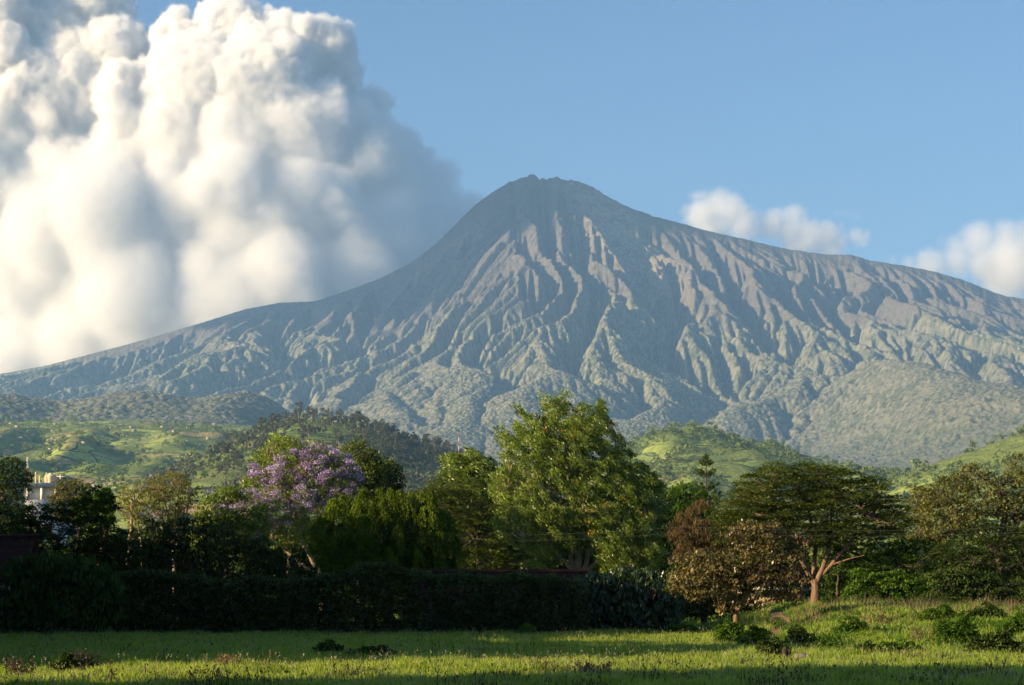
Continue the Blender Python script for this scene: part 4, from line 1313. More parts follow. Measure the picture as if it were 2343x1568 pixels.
# tall trees that stand beyond the left edge of the field and throw the evening shade
def shade_trees():
    rng = np.random.default_rng(191)
    protos = []
    for k in range(2):
        root = thing('tall_shade_tree', '', 'tree', (0, 0, 0))
        poly = [(-5.2, 0.5), (-6, 5), (-5, 10), (-2.5, 13.4), (0.5, 14.4), (3.4, 13), (5.5, 9.5), (6.1, 5), (5, 0.5)]
        cents = fill_poly(poly, 1.0, rng, 0.95, 520)
        b = Bag()
        branch_net(b, [([(0, 0, -0.3), (0.2, 0, 4), (0, 0, 11)], (0.4, 0.3, 0.1))], cents[::3], rng, 0.16, 0.05, 12)
        obj('trunk', b.mesh('trunk', True), BARK_DARK, root)
        lb = Bag()
        lb.add(*clump_leaves(cents, 1.1, 60, 0.55, 0.32, rng, 'bushy', 0.85))
        obj('crown', lb.mesh('crown'), M_DARK, root)
        protos.append(root)
    spots = [(-27, 4, 1.05), (-26, 13, 1.1), (-25, 22, 1.1), (-26, 31, 1.15), (-28, 39.0, 1.1),
             (-30.5, 64.5, 0.96), (-34, 72, 0.86), (-37, 80, 0.90), (-39, 88, 1.16), (-40, 96, 1.22), (-41, 104, 1.24), (-43, 112, 1.15), (-53, 84, 1.05), (-56, 98, 1.25)]
    for i, (x, y, s_) in enumerate(spots):
        if i < 2:
            o = protos[i]
        else:
            src = protos[i % 2]
            o = src.copy()
            COL.objects.link(o)
            for ch in src.children:
                c = ch.copy()
                COL.objects.link(c)
                c.parent = o
        o.location = (x, y, 0)
        o.scale = (s_, s_, s_)
        o.rotation_euler = (0, 0, rng.uniform(0, 6.28))
        tag(o, 'tall dense tree beyond the edge of the field casting shade over the hedge', 'tree', 'trees beyond the edge of the field')


shade_trees()
# ------------------------------------------------------------------ woods and single trees on the foothills
M_GUM = leaf_mat('grey_green_gum_leaf', (0.045, 0.055, 0.028), (0.160, 0.160, 0.085), 0.15)
M_SCRUB = leaf_mat('hill_scrub_leaf', (0.060, 0.095, 0.030), (0.230, 0.280, 0.085), 0.25)
BARK_GUM = plain('pale_gum_bark', (0.34, 0.28, 0.20), 0.8, 0.2, 0.5)
frng = np.random.default_rng(211)


def hit(u, v, y0=1150, y1=5400):
    """Where the sight line through pixel (u, v) meets the foothills."""
    Y = np.arange(y0, y1, 6.0)
    x = (u - UC) / FPX * Y
    z = CAMZ + (VH - v) / FPX * Y
    below = z <= hill_h(x, Y)
    if not below.any():
        return None
    k = int(below.argmax())
    return float(x[k]), float(Y[k]), float(hill_h(x[k], Y[k]))


def gum_meshes(seed, h, n_clump, spread, bare):
    """Tall pale-stemmed tree as two meshes: trunk and crown."""
    rng = np.random.default_rng(seed)
    zc = rng.uniform(bare, 1.0, n_clump) ** 0.8
    a = rng.uniform(0, 6.28, n_clump)
    w = spread * np.sin(np.clip((zc - bare) / (1 - bare), 0.05, 1) * 2.6) ** 0.7 * rng.uniform(0.2, 1, n_clump)
    C = np.stack([np.cos(a) * w, np.sin(a) * w, zc * h], 1)
    b = Bag()
    branch_net(b, [([(0, 0, -1.5), (rng.normal(0, .4), 0, h * 0.4), (rng.normal(0, .8), 0, h * 0.9)], (0.36, 0.28, 0.12))], C, rng, 0.16, 0.08, 4)
    lb = Bag()
    lb.add(*clump_leaves(C, h * 0.135 * rng.uniform(.7, 1.3, n_clump), 34, h * 0.066, h * 0.042, rng, 'bushy', 0.75, 0.3, (0, 0, 0), 0.35))
    return b.mesh('gum_trunk', True), lb.mesh('gum_crown')


def scatter_trees(variants, spots, name, label, cat, group, mats):
    protos = []
    for i, (x, y, z, s_, k) in enumerate(spots):
        k = k % len(variants)
        while len(protos) < len(variants):
            protos.append(None)
        if protos[k] is None:
            root = thing(name, label, cat, (x, y, z), group)
            obj('trunk', variants[k][0], mats[0], root)
            obj('crown', variants[k][1], mats[1], root)
            protos[k] = root
        else:
            root = protos[k].copy()
            COL.objects.link(root)
            for ch in protos[k].children:
                c = ch.copy()
                COL.objects.link(c)
                c.parent = root
        root.location = (x, y, z)
        root.scale = (s_, s_, s_)
        root.rotation_euler = (0, 0, frng.uniform(0, 6.28))


gums = [gum_meshes(220 + k, 21, 20, 5.6, 0.36) for k in range(4)] + [gum_meshes(230 + k, 17, 20, 4.6, 0.16) for k in range(3)]
spots = []
crest_u = [(470, 1035), (520, 1015), (560, 1002), (600, 982), (640, 962), (700, 950), (760, 955), (850, 968), (930, 1000), (1000, 1024), (1060, 1042), (1090, 1055), (1160, 1075)]
for u in np.concatenate([frng.uniform(560, 840, 46), frng.uniform(840, 1100, 44)]):
    v = np.interp(u, [c[0] for c in crest_u], [c[1] for c in crest_u])
    Y = 2500 + frng.uniform(-60, 40)
    x = px(u, Y)
    spots.append((x, Y, float(hill_h(x, Y)), frng.uniform(0.65, 1.15) * (1.0 if u < 900 else 0.8), int(frng.integers(7))))
scatter_trees(gums, spots, 'tall_tree', 'tall pale stemmed tree along the crest of the dark wooded hill', 'tree', 'trees along the crest of the wooded hill', (BARK_GUM, M_GUM))
spots = []
tries = 0
while len(spots) < 175 and tries < 6000:
    tries += 1
    u = frng.uniform(480, 1110)
    v0 = np.interp(u, [c[0] for c in crest_u], [c[1] for c in crest_u])
    v = v0 + frng.uniform(4, 105)
    dense = 0.25 + 0.75 * sstep(760, 900, u) * sstep(1085 - 0.0 * u, 1050, v)
    dense = max(dense, 0.8 * float(sstep(640, 560, u) * sstep(1075, 1020, v)))
    if frng.random() > dense:
        continue
    q = hit(u, v, 1300, 2600)
    if q is None:
        continue
    spots.append((*q, frng.uniform(0.55, 0.95), int(frng.integers(7))))
scatter_trees(gums, spots, 'tall_tree', 'grey green tree among many on the face of the dark wooded hill', 'tree', 'trees on the face of the wooded hill', (BARK_GUM, M_GUM))


def scrub(name, label, n, where, hmin, hmax, seed, mat, nl=34):
    """Far-off wood, scrub and hedgerows that nobody could count: one mesh."""
    rng = np.random.default_rng(seed)
    P = where(n, rng)
    h = rng.uniform(hmin, hmax, len(P)) * rng.choice([0.6, 1.0, 1.35], len(P), p=[.4, .45, .15])
    k = 3
    C = np.repeat(P, k, 0)
    hh = np.repeat(h, k)
    C = C + np.stack([rng.normal(0, .22, len(C)) * hh, rng.normal(0, .22, len(C)) * hh, rng.uniform(.35, .8, len(C)) * hh], 1)
    m = leaves_mesh
    R = hh * 0.32
    n_l = nl // k
    U = unit(len(C) * n_l, rng)
    U[:, 2] = np.abs(U[:, 2]) * np.where(rng.random(len(U)) < .8, 1, -1)
    RR = np.repeat(R, n_l)
    pos = np.repeat(C, n_l, 0) + U * (RR * rng.uniform(.5, 1, len(U)))[:, None]
    tint = np.clip(np.repeat(rng.normal(.5, .22, len(P)), k * n_l) + rng.normal(0, .15, len(U)), 0, 1)
    V, F, T = leaves_mesh(pos, unit(len(U), rng), U + unit(len(U), rng) * 0.7, RR * 0.95, RR * 0.65, tint)
    o = obj(name, new_mesh(name, V, F, {'tint': ('FACE', T)}), mat)
    return tag(o, label, 'woodland', kind='stuff')


def on_left(n, rng):
    y = 1700 + (4650 - 1700) * rng.random(n) ** 0.7
    x = rng.uniform(-0.30, 0.02, n) * y
    w = fbm(x / 170, y / 260, 301, 3)
    rows = np.abs(np.sin((y + 60 * fbm(x / 300, y / 300, 303, 2)) / 34))
    keep = (w > 0.20) | ((rows < 0.16) & (rng.random(n) < 0.8)) | (rng.random(n) < 0.07)
    x, y = x[keep], y[keep]
    z = hill_h(x, y)
    k2 = z > 12
    return np.stack([x, y, z], 1)[k2]


def on_right(n, rng):
    y = rng.uniform(1250, 3300, n)
    x = rng.uniform(0.02, 0.31, n) * y
    w = fbm(x / 110, y / 160, 311, 3)
    keep = (w > 0.03) | (rng.random(n) < 0.10)
    x, y = x[keep], y[keep]
    z = hill_h(x, y)
    k2 = z > 12
    return np.stack([x, y, z], 1)[k2]


def on_wood(n, rng):
    y = rng.uniform(1300, 2560, n)
    x = rng.uniform(-0.19, 0.02, n) * y
    u = UC + x / y * FPX
    w = fbm(x / 80, y / 120, 321, 3) + 0.25 * sstep(700, 900, u)
    keep = (w > 0.10) | (rng.random(n) < 0.12)
    x, y = x[keep], y[keep]
    z = hill_h(x, y)
    k2 = z > 12
    return np.stack([x, y, z], 1)[k2]


scrub('hillside_woods', 'hedgerows and scattered woods over the terraced hillside on the left', 9000, on_left, 6, 12, 331, M_SCRUB)
scrub('hillside_scrub', 'bushes and woods over the green hills on the right', 13000, on_right, 4, 11, 333, M_SCRUB)
scrub('hillside_thicket', 'undergrowth and young trees covering the dark wooded hill', 8000, on_wood, 4, 11, 335, M_GUM)
def in_valley(n, rng):
    y = rng.uniform(420, 1500, n)
    x = rng.uniform(-0.30, 0.30, n) * y
    return np.stack([x, y, ground_h(x, y)], 1)


scrub('valley_trees', 'mass of trees on the flat ground beyond the tree line', 3800, in_valley, 6, 13, 337, M_SCRUB, 60)
# ------------------------------------------------------------------ buildings, masts, wires
M_WHITE = plain('white_render', (0.62, 0.60, 0.56), 0.85, 0.12, 0.8)
M_CREAM = plain('cream_wall', (0.70, 0.55, 0.36), 0.85, 0.1, 0.8)
M_TILE = plain('dark_red_tile', (0.058, 0.026, 0.019), 0.95, 0.6, 2.5, 0.05)
M_TIN = plain('tin_roof', (0.42, 0.37, 0.30), 0.45, 0.2, 0.3, 0.5)
M_MUD = plain('ochre_wall', (0.36, 0.27, 0.17), 0.9, 0.2, 0.3)
M_GLASS = plain('dark_window', (0.03, 0.035, 0.04), 0.15, 0.1, 1.0, 0.5)
M_METAL = plain('grey_metal', (0.30, 0.30, 0.30), 0.5, 0.2, 2.0, 0.5)
M_REDP = plain('red_mast_paint', (0.45, 0.07, 0.05), 0.6, 0.1, 1.0)
M_WOODP = plain('weathered_wood', (0.045, 0.034, 0.026), 0.9, 0.4, 6.0)


def box(b, x0, x1, y0, y1, z0, z1):
    V = [(x, y, z) for z in (z0, z1) for y in (y0, y1) for x in (x0, x1)]
    b.add(V, [(0, 2, 3, 1), (4, 5, 7, 6), (0, 1, 5, 4), (2, 6, 7, 3), (0, 4, 6, 2), (1, 3, 7, 5)])


def gable(b, x0, x1, y0, y1, ze, zr, over=0.0, thick=0.12, axis='x'):
    """Two roof slabs meeting at a ridge along x."""
    ym = (y0 + y1) / 2
    k = (zr - ze) / (ym - y0)
    a0, a1 = x0 - over, x1 + over
    for yo, sgn in ((y0 - over, 1), (y1 + over, -1)):
        zo = ze - k * over
        V = [(a0, yo, zo), (a1, yo, zo), (a1, ym, zr), (a0, ym, zr), (a0, yo, zo + thick), (a1, yo, zo + thick), (a1, ym, zr + thick), (a0, ym, zr + thick)]
        b.add(V, [(0, 3, 2, 1), (4, 5, 6, 7), (0, 1, 5, 4), (1, 2, 6, 5), (2, 3, 7, 6), (3, 0, 4, 7)])


def tiled(b, x0, x1, y0, y1, ze, zr, n):
    """Raised tile rolls running down the near and far roof slopes."""
    ym = (y0 + y1) / 2
    for k in range(n):
        x = x0 + (k + 0.5) / n * (x1 - x0)
        for yo in (y0, y1):
            b.add(*tube([(x, yo, ze + 0.13), (x, ym, zr + 0.13)], [0.045, 0.045], 5))


# tall white building at the far left
def white_building():
    Y = 235
    x0, x1 = px(-70, Y), px(131, Y)
    base = ((x0 + x1) / 2, Y, 0)
    w = (x1 - x0) / 2
    top = pz(1105, Y)
    root = thing('white_building', 'tall white flat roofed building half hidden by dark trees at the left edge', 'building', base)
    b = Bag()
    box(b, -w, w, 0, 11, 0, top - 2.05)
    for x in np.linspace(-w, w - 0.35, 7):
        box(b, x, x + 0.35, 0.02, 0.37, top - 2.05, top - 0.45)
    box(b, -w, w, 0.6, 11, top - 2.05, top - 0.45)
    obj('wall', b.mesh('wall'), M_WHITE, root)
    b = Bag()
    box(b, -w - 0.3, w + 0.3, -0.3, 11.3, top - 0.45, top)
    obj('roof_slab', b.mesh('roof_slab'), M_WHITE, root)
    b = Bag()
    xa, xb = px(113, Y) - base[0], px(128, Y) - base[0]
    box(b, xa, xb, 3, 6.5, top, pz(1090, Y))
    box(b, xa - 0.2, xb + 0.9, 2.8, 6.8, pz(1090, Y), pz(1090, Y) + 0.18)
    obj('rooftop_room', b.mesh('rooftop_room'), M_WHITE, root)
    for k, x in enumerate(np.linspace(-w + 0.7, w - 1.9, 6)):
        for f in range(3):
            z0 = 1.4 + f * 3.6
            fr = Bag()
            box(fr, x, x + 1.3, -0.06, -0.005, z0, z0 + 0.08)
            box(fr, x, x + 1.3, -0.06, -0.005, z0 + 1.42, z0 + 1.5)
            box(fr, x, x + 0.08, -0.06, -0.005, z0 + 0.08, z0 + 1.42)
            box(fr, x + 1.22, x + 1.3, -0.06, -0.005, z0 + 0.08, z0 + 1.42)
            wo = obj('window', fr.mesh('window'), M_METAL, root)
            pn = Bag()
            box(pn, x + 0.08, x + 1.22, -0.035, -0.01, z0 + 0.08, z0 + 1.42)
            obj('pane', pn.mesh('pane'), M_GLASS, wo)
    for u, h in ((77, 1.4), (86, 0.9), (102, 1.3), (163 - 29, 1.1)):
        p_ = Bag()
        p_.add(*tube([(px(u, Y) - base[0], 1.0, top), (px(u, Y) - base[0], 1.0, top + h)], [0.09, 0.09], 6))
        obj('post', p_.mesh('post'), M_CREAM, root)
    # water tank standing on the roof
    tk = Bag()
    cx = px(107, Y)
    prof = [(0.05, 0.0), (0.72, 0.0), (0.75, 0.1), (0.72, 0.3), (0.75, 0.5), (0.72, 0.7), (0.75, 0.9), (0.62, 1.05), (0.22, 1.2), (0.2, 1.3), (0.02, 1.3)]
    tk.add(*tube([(cx, Y + 2.0, top + z_) for _, z_ in prof], [r for r, _ in prof], 14))
    V = np.concatenate(tk.V)
    V = V - np.array([cx, Y + 2.0, top])
    th = np.arange(14) / 14 * 2 * math.pi
    V = np.concatenate([np.stack([r * np.cos(th), r * np.sin(th), np.full(14, z_)], 1) for r, z_ in prof])
    o = obj('water_tank', new_mesh('water_tank', V, np.concatenate(tk.F), smooth=True), M_CREAM, loc=(cx, Y + 2.0, top))
    tag(o, 'bright sunlit water tank on the roof of the white building', 'water tank')


white_building()


def cream_house():
    Y = 205
    x0, x1 = px(-60, Y), px(24, Y)
    base = ((x0 + x1) / 2, Y, 0)
    w = (x1 - x0) / 2
    root = thing('cream_building', 'sunlit cream wall glimpsed through dark leaves at the left edge', 'building', base)
    b = Bag()
    zt = pz(1105, Y)
    box(b, -w, w, 0, 6, 0, zt)
    obj('wall', b.mesh('wall'), M_CREAM, root)
    b = Bag()
    box(b, -w - .25, w + .25, -.25, 6.25, zt, zt + 0.25)
    obj('roof_slab', b.mesh('roof_slab'), M_WHITE, root)
    for z0 in (1.5, 4.8, 8.1):
        for x in (-1.6, 0.4):
            p_ = Bag()
            box(p_, x, x + 1.0, -0.05, -0.005, z0, z0 + 1.2)
            obj('window', p_.mesh('window'), M_GLASS, root)


cream_house()


def tile_house(name, label, Y, u0, u1, v_ridge, eave_drop, depth, wallmat, roofmat, fascia=None):
    x0, x1 = px(u0, Y), px(u1, Y)
    gz = float(ground_h((x0 + x1) / 2, Y))
    base = ((x0 + x1) / 2, Y, gz)
    w = (x1 - x0) / 2
    zr = pz(v_ridge, Y) - gz
    ze = zr - eave_drop
    root = thing(name, label, 'house', base)
    b = Bag()
    box(b, -w + 0.4, w - 0.4, 0.4, depth - 0.4, 0, ze)
    ym = depth / 2
    for x in (-w + 0.4, w - 0.4):
        b.add([(x, 0.4, ze), (x, depth - 0.4, ze), (x, ym, zr - 0.05)], [(0, 1, 2)]) if False else None
    obj('wall', b.mesh('wall'), wallmat, root)
    b = Bag()
    gable(b, -w, w, 0, depth, ze, zr, 0.3)
    tiled(b, -w - 0.2, w + 0.2, -0.2, depth + 0.2, ze - 0.1, zr, int(w * 2 / 0.2))
    rf = obj('roof', b.mesh('roof'), roofmat, root)
    b = Bag()
    b.add(*tube([(-w - .3, depth / 2, zr + 0.2), (w + .3, depth / 2, zr + 0.2)], [0.13, 0.13], 6))
    obj('ridge_cap', b.mesh('ridge_cap'), roofmat, rf)
    if fascia:
        b = Bag()
        box(b, -w - .3, w + .3, -.42, -.36, ze - 0.32, ze - 0.1)
        obj('fascia', b.mesh('fascia'), fascia, root)
    for x in np.arange(-w + 1.2, w - 1.2, 2.6):
        p_ = Bag()
        box(p_, x, x + 1.1, 0.33, 0.395, 0.9, min(1.9, ze - 0.2))
        obj('window', p_.mesh('window'), M_GLASS, root)


tile_house('tiled_house', 'low house with long dark red tiled roof behind the hedge', 122, 952, 1345, 1314, 1.5, 7.0, M_MUD, M_TILE)
tile_house('tiled_shed', 'low dark red tiled roof glimpsed at the left edge among dark leaves', 116, -90, 42, 1232, 2.4, 6.0, M_MUD, M_TILE)
tile_house('brown_roofed_house', 'low house with brown tiled roof and pale fascia under the flat topped tree', 143, 1685, 1850, 1300, 1.3, 6.0, M_MUD, M_TILE, M_WHITE)

# farmhouses on the hillside
FARM = [(25, 970, 1), (39, 978, 1.2), (127, 973, .8), (120, 986, 1), (174, 973, 1.8), (278, 975, 2.0), (253, 982, 1), (306, 989, 1.1), (300, 980, .8), (371, 979, 1.2), (398, 989, 1), (429, 983, .9),
        (491, 973, 1.2), (501, 979, .9), (272, 995, 1.1), (284, 995, 1.1), (44, 1005, 2.2), (59, 1001, 1), (75, 1000, 1), (65, 991, .8), (121, 1007, 1), (127, 1011, .7), (192, 1019, 1), (115, 1032, .9),
        (476, 1006, 1), (429, 1014, 1), (532, 1004, .9), (460, 1022, .7), (216, 1117, .8), (1, 1001, 1)]
proto = None
for i, (u, v, s_) in enumerate(FARM):
    q = hit(u, v, 1500)
    if q is None:
        continue
    if proto is None:
        proto = thing('farmhouse', 'tiny tin roofed farmhouse shining on the terraced hillside', 'house', q, 'farmhouses scattered over the hillside')
        b = Bag()
        box(b, -4, 4, -2.6, 2.6, -2, 2.6)
        obj('wall', b.mesh('wall'), M_MUD, proto)
        b = Bag()
        gable(b, -4, 4, -2.6, 2.6, 2.6, 4.0, 0.5, 0.2)
        obj('roof', b.mesh('roof'), M_TIN, proto)
        o = proto
    else:
        o = proto.copy()
        COL.objects.link(o)
        for ch in proto.children:
            c = ch.copy()
            COL.objects.link(c)
            c.parent = o
    o.location = (q[0], q[1], q[2] + 0.5)
    o.scale = (s_ * 0.85, 1, 1)
    o.rotation_euler = (0, 0, frng.uniform(-0.9, 0.3))


def mast(name, label, u, v_top, Y, z0, half, seg):
    x = px(u, Y)
    zt = pz(v_top, Y)
    root = thing(name, label, 'mast', (x, Y, z0))
    h = zt - z0
    n = int(h / seg)
    for k in range(n):
        a, b_ = k * h / n, (k + 1) * h / n
        b = Bag()
        w0, w1 = half * (1 - 0.6 * k / n), half * (1 - 0.6 * (k + 1) / n)
        cs = [(math.cos(t_), math.sin(t_)) for t_ in (0.5, 2.6, 4.7)]
        for i in range(3):
            c0, c1 = cs[i], cs[(i + 1) % 3]
            b.add(*tube([(c0[0] * w0, c0[1] * w0, a), (c0[0] * w1, c0[1] * w1, b_)], [half * .22] * 2, 4))
            b.add(*tube([(c0[0] * w0, c0[1] * w0, a), (c1[0] * w1, c1[1] * w1, b_)], [half * .14] * 2, 4))
            b.add(*tube([(c0[0] * w0, c0[1] * w0, a), (c1[0] * w0, c1[1] * w0, a)], [half * .14] * 2, 4))
        obj('mast_section', b.mesh('mast_section'), M_REDP if k % 2 == 0 else M_WHITE, root)


q = hit(1049, 1062, 1300, 2600) or (px(1049, 2400), 2400, 160)
mast('radio_mast', 'thin red and white lattice mast at the right end of the wooded hill', 1049, 990, q[1], q[2], 0.6, 5.0)
q = hit(63, 1100, 1300, 4000) or (px(63, 2000), 2000, 80)
mast('radio_mast', 'faint reddish lattice mast above the dark tree at the left edge', 63, 1046, 700, 0.0, 0.6, 4.0)


def wire(label, pts, r=0.005):
    b = Bag()
    P = []
    for (u0, v0, Y0), (u1, v1, Y1) in zip(pts[:-1], pts[1:]):
        a, c = np.array(pt(u0, v0, Y0)), np.array(pt(u1, v1, Y1))
        s_ = np.linspace(0, 1, 24)[:, None]
        q_ = a + (c - a) * s_
        q_[:, 2] -= 0.5 * np.sin(s_[:, 0] * math.pi)
        P.append(q_)
    b.add(*tube(np.concatenate(P), np.full(24 * (len(pts) - 1), r), 5))
    return tag(obj('power_line', b.mesh('power_line', True), M_METAL), label, 'power line', 'power lines strung before the trees')


M_WIRE = plain('dull_wire', (0.10, 0.10, 0.10), 0.6, 0.1, 2.0)
for lab, dv in (('upper thin power line crossing before the shaded trees', 0), ('lower thin power line crossing before the shaded trees', 13)):
    wire(lab, [(-420, 1180 + dv, 112), (700, 1200 + dv, 104), (1560, 1206 + dv, 103), (2760, 1175 + dv, 104)]).data.materials[0] = M_WIRE


# stump, dry brush and boulder in the grass
def low_thing(name, label, cat, u, v, fn, mat):
    for Y in np.arange(50, 130, 0.25):
        if CAMZ + (VH - v) / FPX * Y <= float(ground_h(px(u, Y), Y)):
            break
    x = px(u, Y)
    b = Bag()
    fn(b, np.random.default_rng(int(u)))
    o = obj(name, b.mesh(name, True), mat, loc=(x, Y, float(ground_h(x, Y)) - 0.03))
    return tag(o, label, cat)


def f_stump(b, r):
    b.add(*tube([(0, 0, 0), (0.02, 0, 0.2), (-0.02, 0, 0.45), (0.05, 0.02, 0.56), (0.05, 0.02, 0.57)], [0.15, 0.11, 0.10, 0.085, 0.01], 9))
    b.add(*tube([(0.08, 0, 0.30), (0.18, 0, 0.38), (0.2, 0, 0.5), (0.2, 0, 0.51)], [0.06, 0.06, 0.05, 0.01], 6))


def f_brush(b, r):
    for k in range(70):
        a = r.uniform(0, 6.28)
        x, y = r.uniform(-1.3, 1.3), r.uniform(-.5, .5)
        P = np.array([(x, y, 0.0), (x + .25 * math.cos(a), y + .2 * math.sin(a), r.uniform(.1, .5)), (x + .6 * math.cos(a), y + .4 * math.sin(a), r.uniform(.0, .35))])
        b.add(*tube(P, [0.018, 0.014, 0.005], 4))


def f_rock(b, r):
    n = 9
    prof = [(0.02, .34), (.2, .32), (.34, .24), (.42, .1), (.44, -.1)]
    V, F = tube([(0, 0, z_) for _, z_ in prof], [p_[0] for p_ in prof], n)
    th = np.arange(n) / n * 2 * math.pi
    V = np.concatenate([np.stack([p_[0] * np.cos(th), p_[0] * np.sin(th), np.full(n, p_[1])], 1) for p_ in prof])
    V += r.normal(0, 0.025, V.shape)
    b.add(V, F)


low_thing('tree_stump', 'short dark stump standing in the grass beside the low bushes', 'stump', 1795, 1514, f_stump, M_WOODP)
low_thing('dry_branches', 'heap of dry reddish branches beside the trunk of the tan leaved tree', 'branches', 1603, 1450, f_brush, plain('dry_red_twig', (0.22, 0.09, 0.045), 0.9, 0.3, 5))
low_thing('boulder', 'small grey brown boulder in the grass right of the stump', 'boulder', 1838, 1514, f_rock, plain('grey_rock', (0.16, 0.13, 0.11), 0.9, 0.3, 5))
# ------------------------------------------------------------------ grass, weeds and low bushes of the field
def blades(name, label, n, area, hmin, hmax, wid, dark, light, seed, dens=None, lean=0.25, cat='grass'):
    rng = np.random.default_rng(seed)
    y0, y1 = area
    y = y0 + (y1 - y0) * rng.random(n) ** 1.25
    x = rng.uniform(-0.31, 0.31, n) * y
    if dens is not None:
        k = rng.random(n) < dens(x, y)
        x, y = x[k], y[k]
    n = len(x)
    z = ground_h(x, y)
    hm = 0.70 + 0.8 * fbm(x / 1.7, y / 1.7, 401, 3) + 0.35 * fbm(x / 8, y / 5, 403, 2)
    h = rng.uniform(hmin, hmax, n) * np.clip(hm, 0.25, 1.6)
    a = rng.uniform(0, 6.28, n)
    w = wid * rng.uniform(.6, 1.4, n)
    dx, dy = np.cos(a) * w, np.sin(a) * w
    la = rng.uniform(0, 6.28, n)
    ln = h * lean * rng.uniform(0.3, 1.6, n)
    lx, ly = np.cos(la) * ln, np.sin(la) * ln
    P = lambda kx, t_, hh: np.stack([x + kx * dx + lx * t_, y + kx * dy + ly * t_, z - 0.02 + h * hh], 1)
    V = np.stack([P(-1, 0, 0), P(1, 0, 0), P(.75, .35, .6), P(0, 1, 1.0), P(-.75, .35, .6)], 1).reshape(-1, 3)
    base = np.arange(n) * 5
    Fq = np.stack([base, base + 1, base + 2, base + 4], 1)
    Ft = np.stack([base + 4, base + 2, base + 3], 1)
    tint = np.clip(0.48 + 0.55 * fbm(x / 3, y / 1.6, 405, 4) + rng.normal(0, .24, n), 0, 1)
    me = new_mesh(name, V, [Fq, Ft], {'tint': ('FACE', np.concatenate([tint, tint]))})
    o = obj(name, me, leaf_mat(name + '_blade', dark, light, 0.5))
    return tag(o, label, cat, kind='stuff')


def path_free(x, y):
    onp = np.exp(-((x - path_x(y)) / 0.6) ** 4) * sstep(88, 91, y) * sstep(135, 125, y)
    return 1 - 0.97 * onp


blades('field_grass', 'tall green grass over the whole field', 520000, (50, 118), 0.16, 0.42, 0.016, (0.070, 0.140, 0.022), (0.390, 0.470, 0.080), 411, lambda x, y: path_free(x, y))
blades('bank_grass', 'bright grass over the rising bank under the trees', 60000, (116, 160), 0.2, 0.5, 0.03, (0.055, 0.115, 0.020), (0.300, 0.400, 0.070), 413, lambda x, y: path_free(x, y))
blades('seeding_grass', 'pale seed stalks standing out of the grass', 60000, (50, 116), 0.30, 0.62, 0.010, (0.17, 0.17, 0.07), (0.40, 0.38, 0.20), 415,
       lambda x, y: path_free(x, y) * np.clip(0.35 + 1.3 * fbm(x / 6, y / 3, 417, 3), 0, 1), 0.4)


def dark_where(x, y):
    c = np.clip(2.2 * (fbm(x / 3.2, y / 2.0, 421, 3) - 0.08), 0, 1)
    return c * (0.35 + 0.65 * sstep(68, 58, y))


blades('dark_weeds', 'dark purple brown weed stalks in patches near the lower edge of the field', 150000, (50, 110), 0.25, 0.60, 0.018, (0.030, 0.022, 0.020), (0.085, 0.058, 0.050), 423, dark_where, 0.3)


def heads(name, label, n, area, z0, z1, size, dark, light, seed, dens):
    """Seed heads: little tufts of three bracts held above the grass."""
    rng = np.random.default_rng(seed)
    y = area[0] + (area[1] - area[0]) * rng.random(n) ** 1.25
    x = rng.uniform(-0.31, 0.31, n) * y
    k = rng.random(n) < dens(x, y)
    x, y = np.repeat(x[k], 3), np.repeat(y[k], 3)
    n = len(x)
    C = np.stack([x + rng.normal(0, .02, n), y + rng.normal(0, .02, n), ground_h(x, y) + np.repeat(rng.uniform(z0, z1, n // 3), 3) + rng.normal(0, .04, n)], 1)
    V, F, T = leaves_mesh(C, unit(n, rng) * .6 + np.array([0, 0, 1.0]), unit(n, rng), size * rng.uniform(.6, 1.4, n), size * .5 * rng.uniform(.6, 1.4, n), np.clip(rng.normal(.5, .25, n), 0, 1))
    o = obj(name, new_mesh(name, V, F, {'tint': ('FACE', T)}), leaf_mat(name + '_bract', dark, light, 0.4))
    return tag(o, label, 'seed heads', kind='stuff')


def pale_where(x, y):
    return np.clip(0.30 + 1.5 * fbm(x / 5, y / 2.6, 441, 3), 0, 1) * path_free(x, y)


heads('pale_seed_heads', 'pale seed heads sprinkled over the field', 10000, (50, 112), 0.30, 0.52, 0.06, (0.20, 0.19, 0.11), (0.46, 0.43, 0.30), 443, pale_where)
heads('dark_seed_heads', 'dark brown seed heads in drifts across the field', 15000, (50, 110), 0.30, 0.62, 0.085, (0.045, 0.034, 0.024), (0.120, 0.085, 0.060), 445, dark_where)


def bank_where(x, y):
    return np.clip(2.0 * (fbm(x / 3.0, y / 3.5, 431, 3) + 0.10), 0, 1) * sstep(9, 13, x) * sstep(74, 84, y) * path_free(x, y)


def bank_rear(x, y):
    return np.clip(0.3 + 1.6 * fbm(x / 4.0, y / 3.0, 433, 3), 0, 1) * sstep(11, 15, x) * sstep(95, 104, y) * path_free(x, y)


blades('leafy_herbs', 'broad leaved green herbs in patches on the bank', 130000, (76, 122), 0.2, 0.62, 0.04, (0.022, 0.060, 0.010), (0.120, 0.220, 0.030), 435, bank_where, 0.7)
blades('dry_weeds', 'dry pinkish brown weed heads at the rear of the bank', 42000, (94, 124), 0.4, 0.95, 0.018, (0.090, 0.060, 0.040), (0.300, 0.215, 0.150), 437, bank_rear, 0.3)


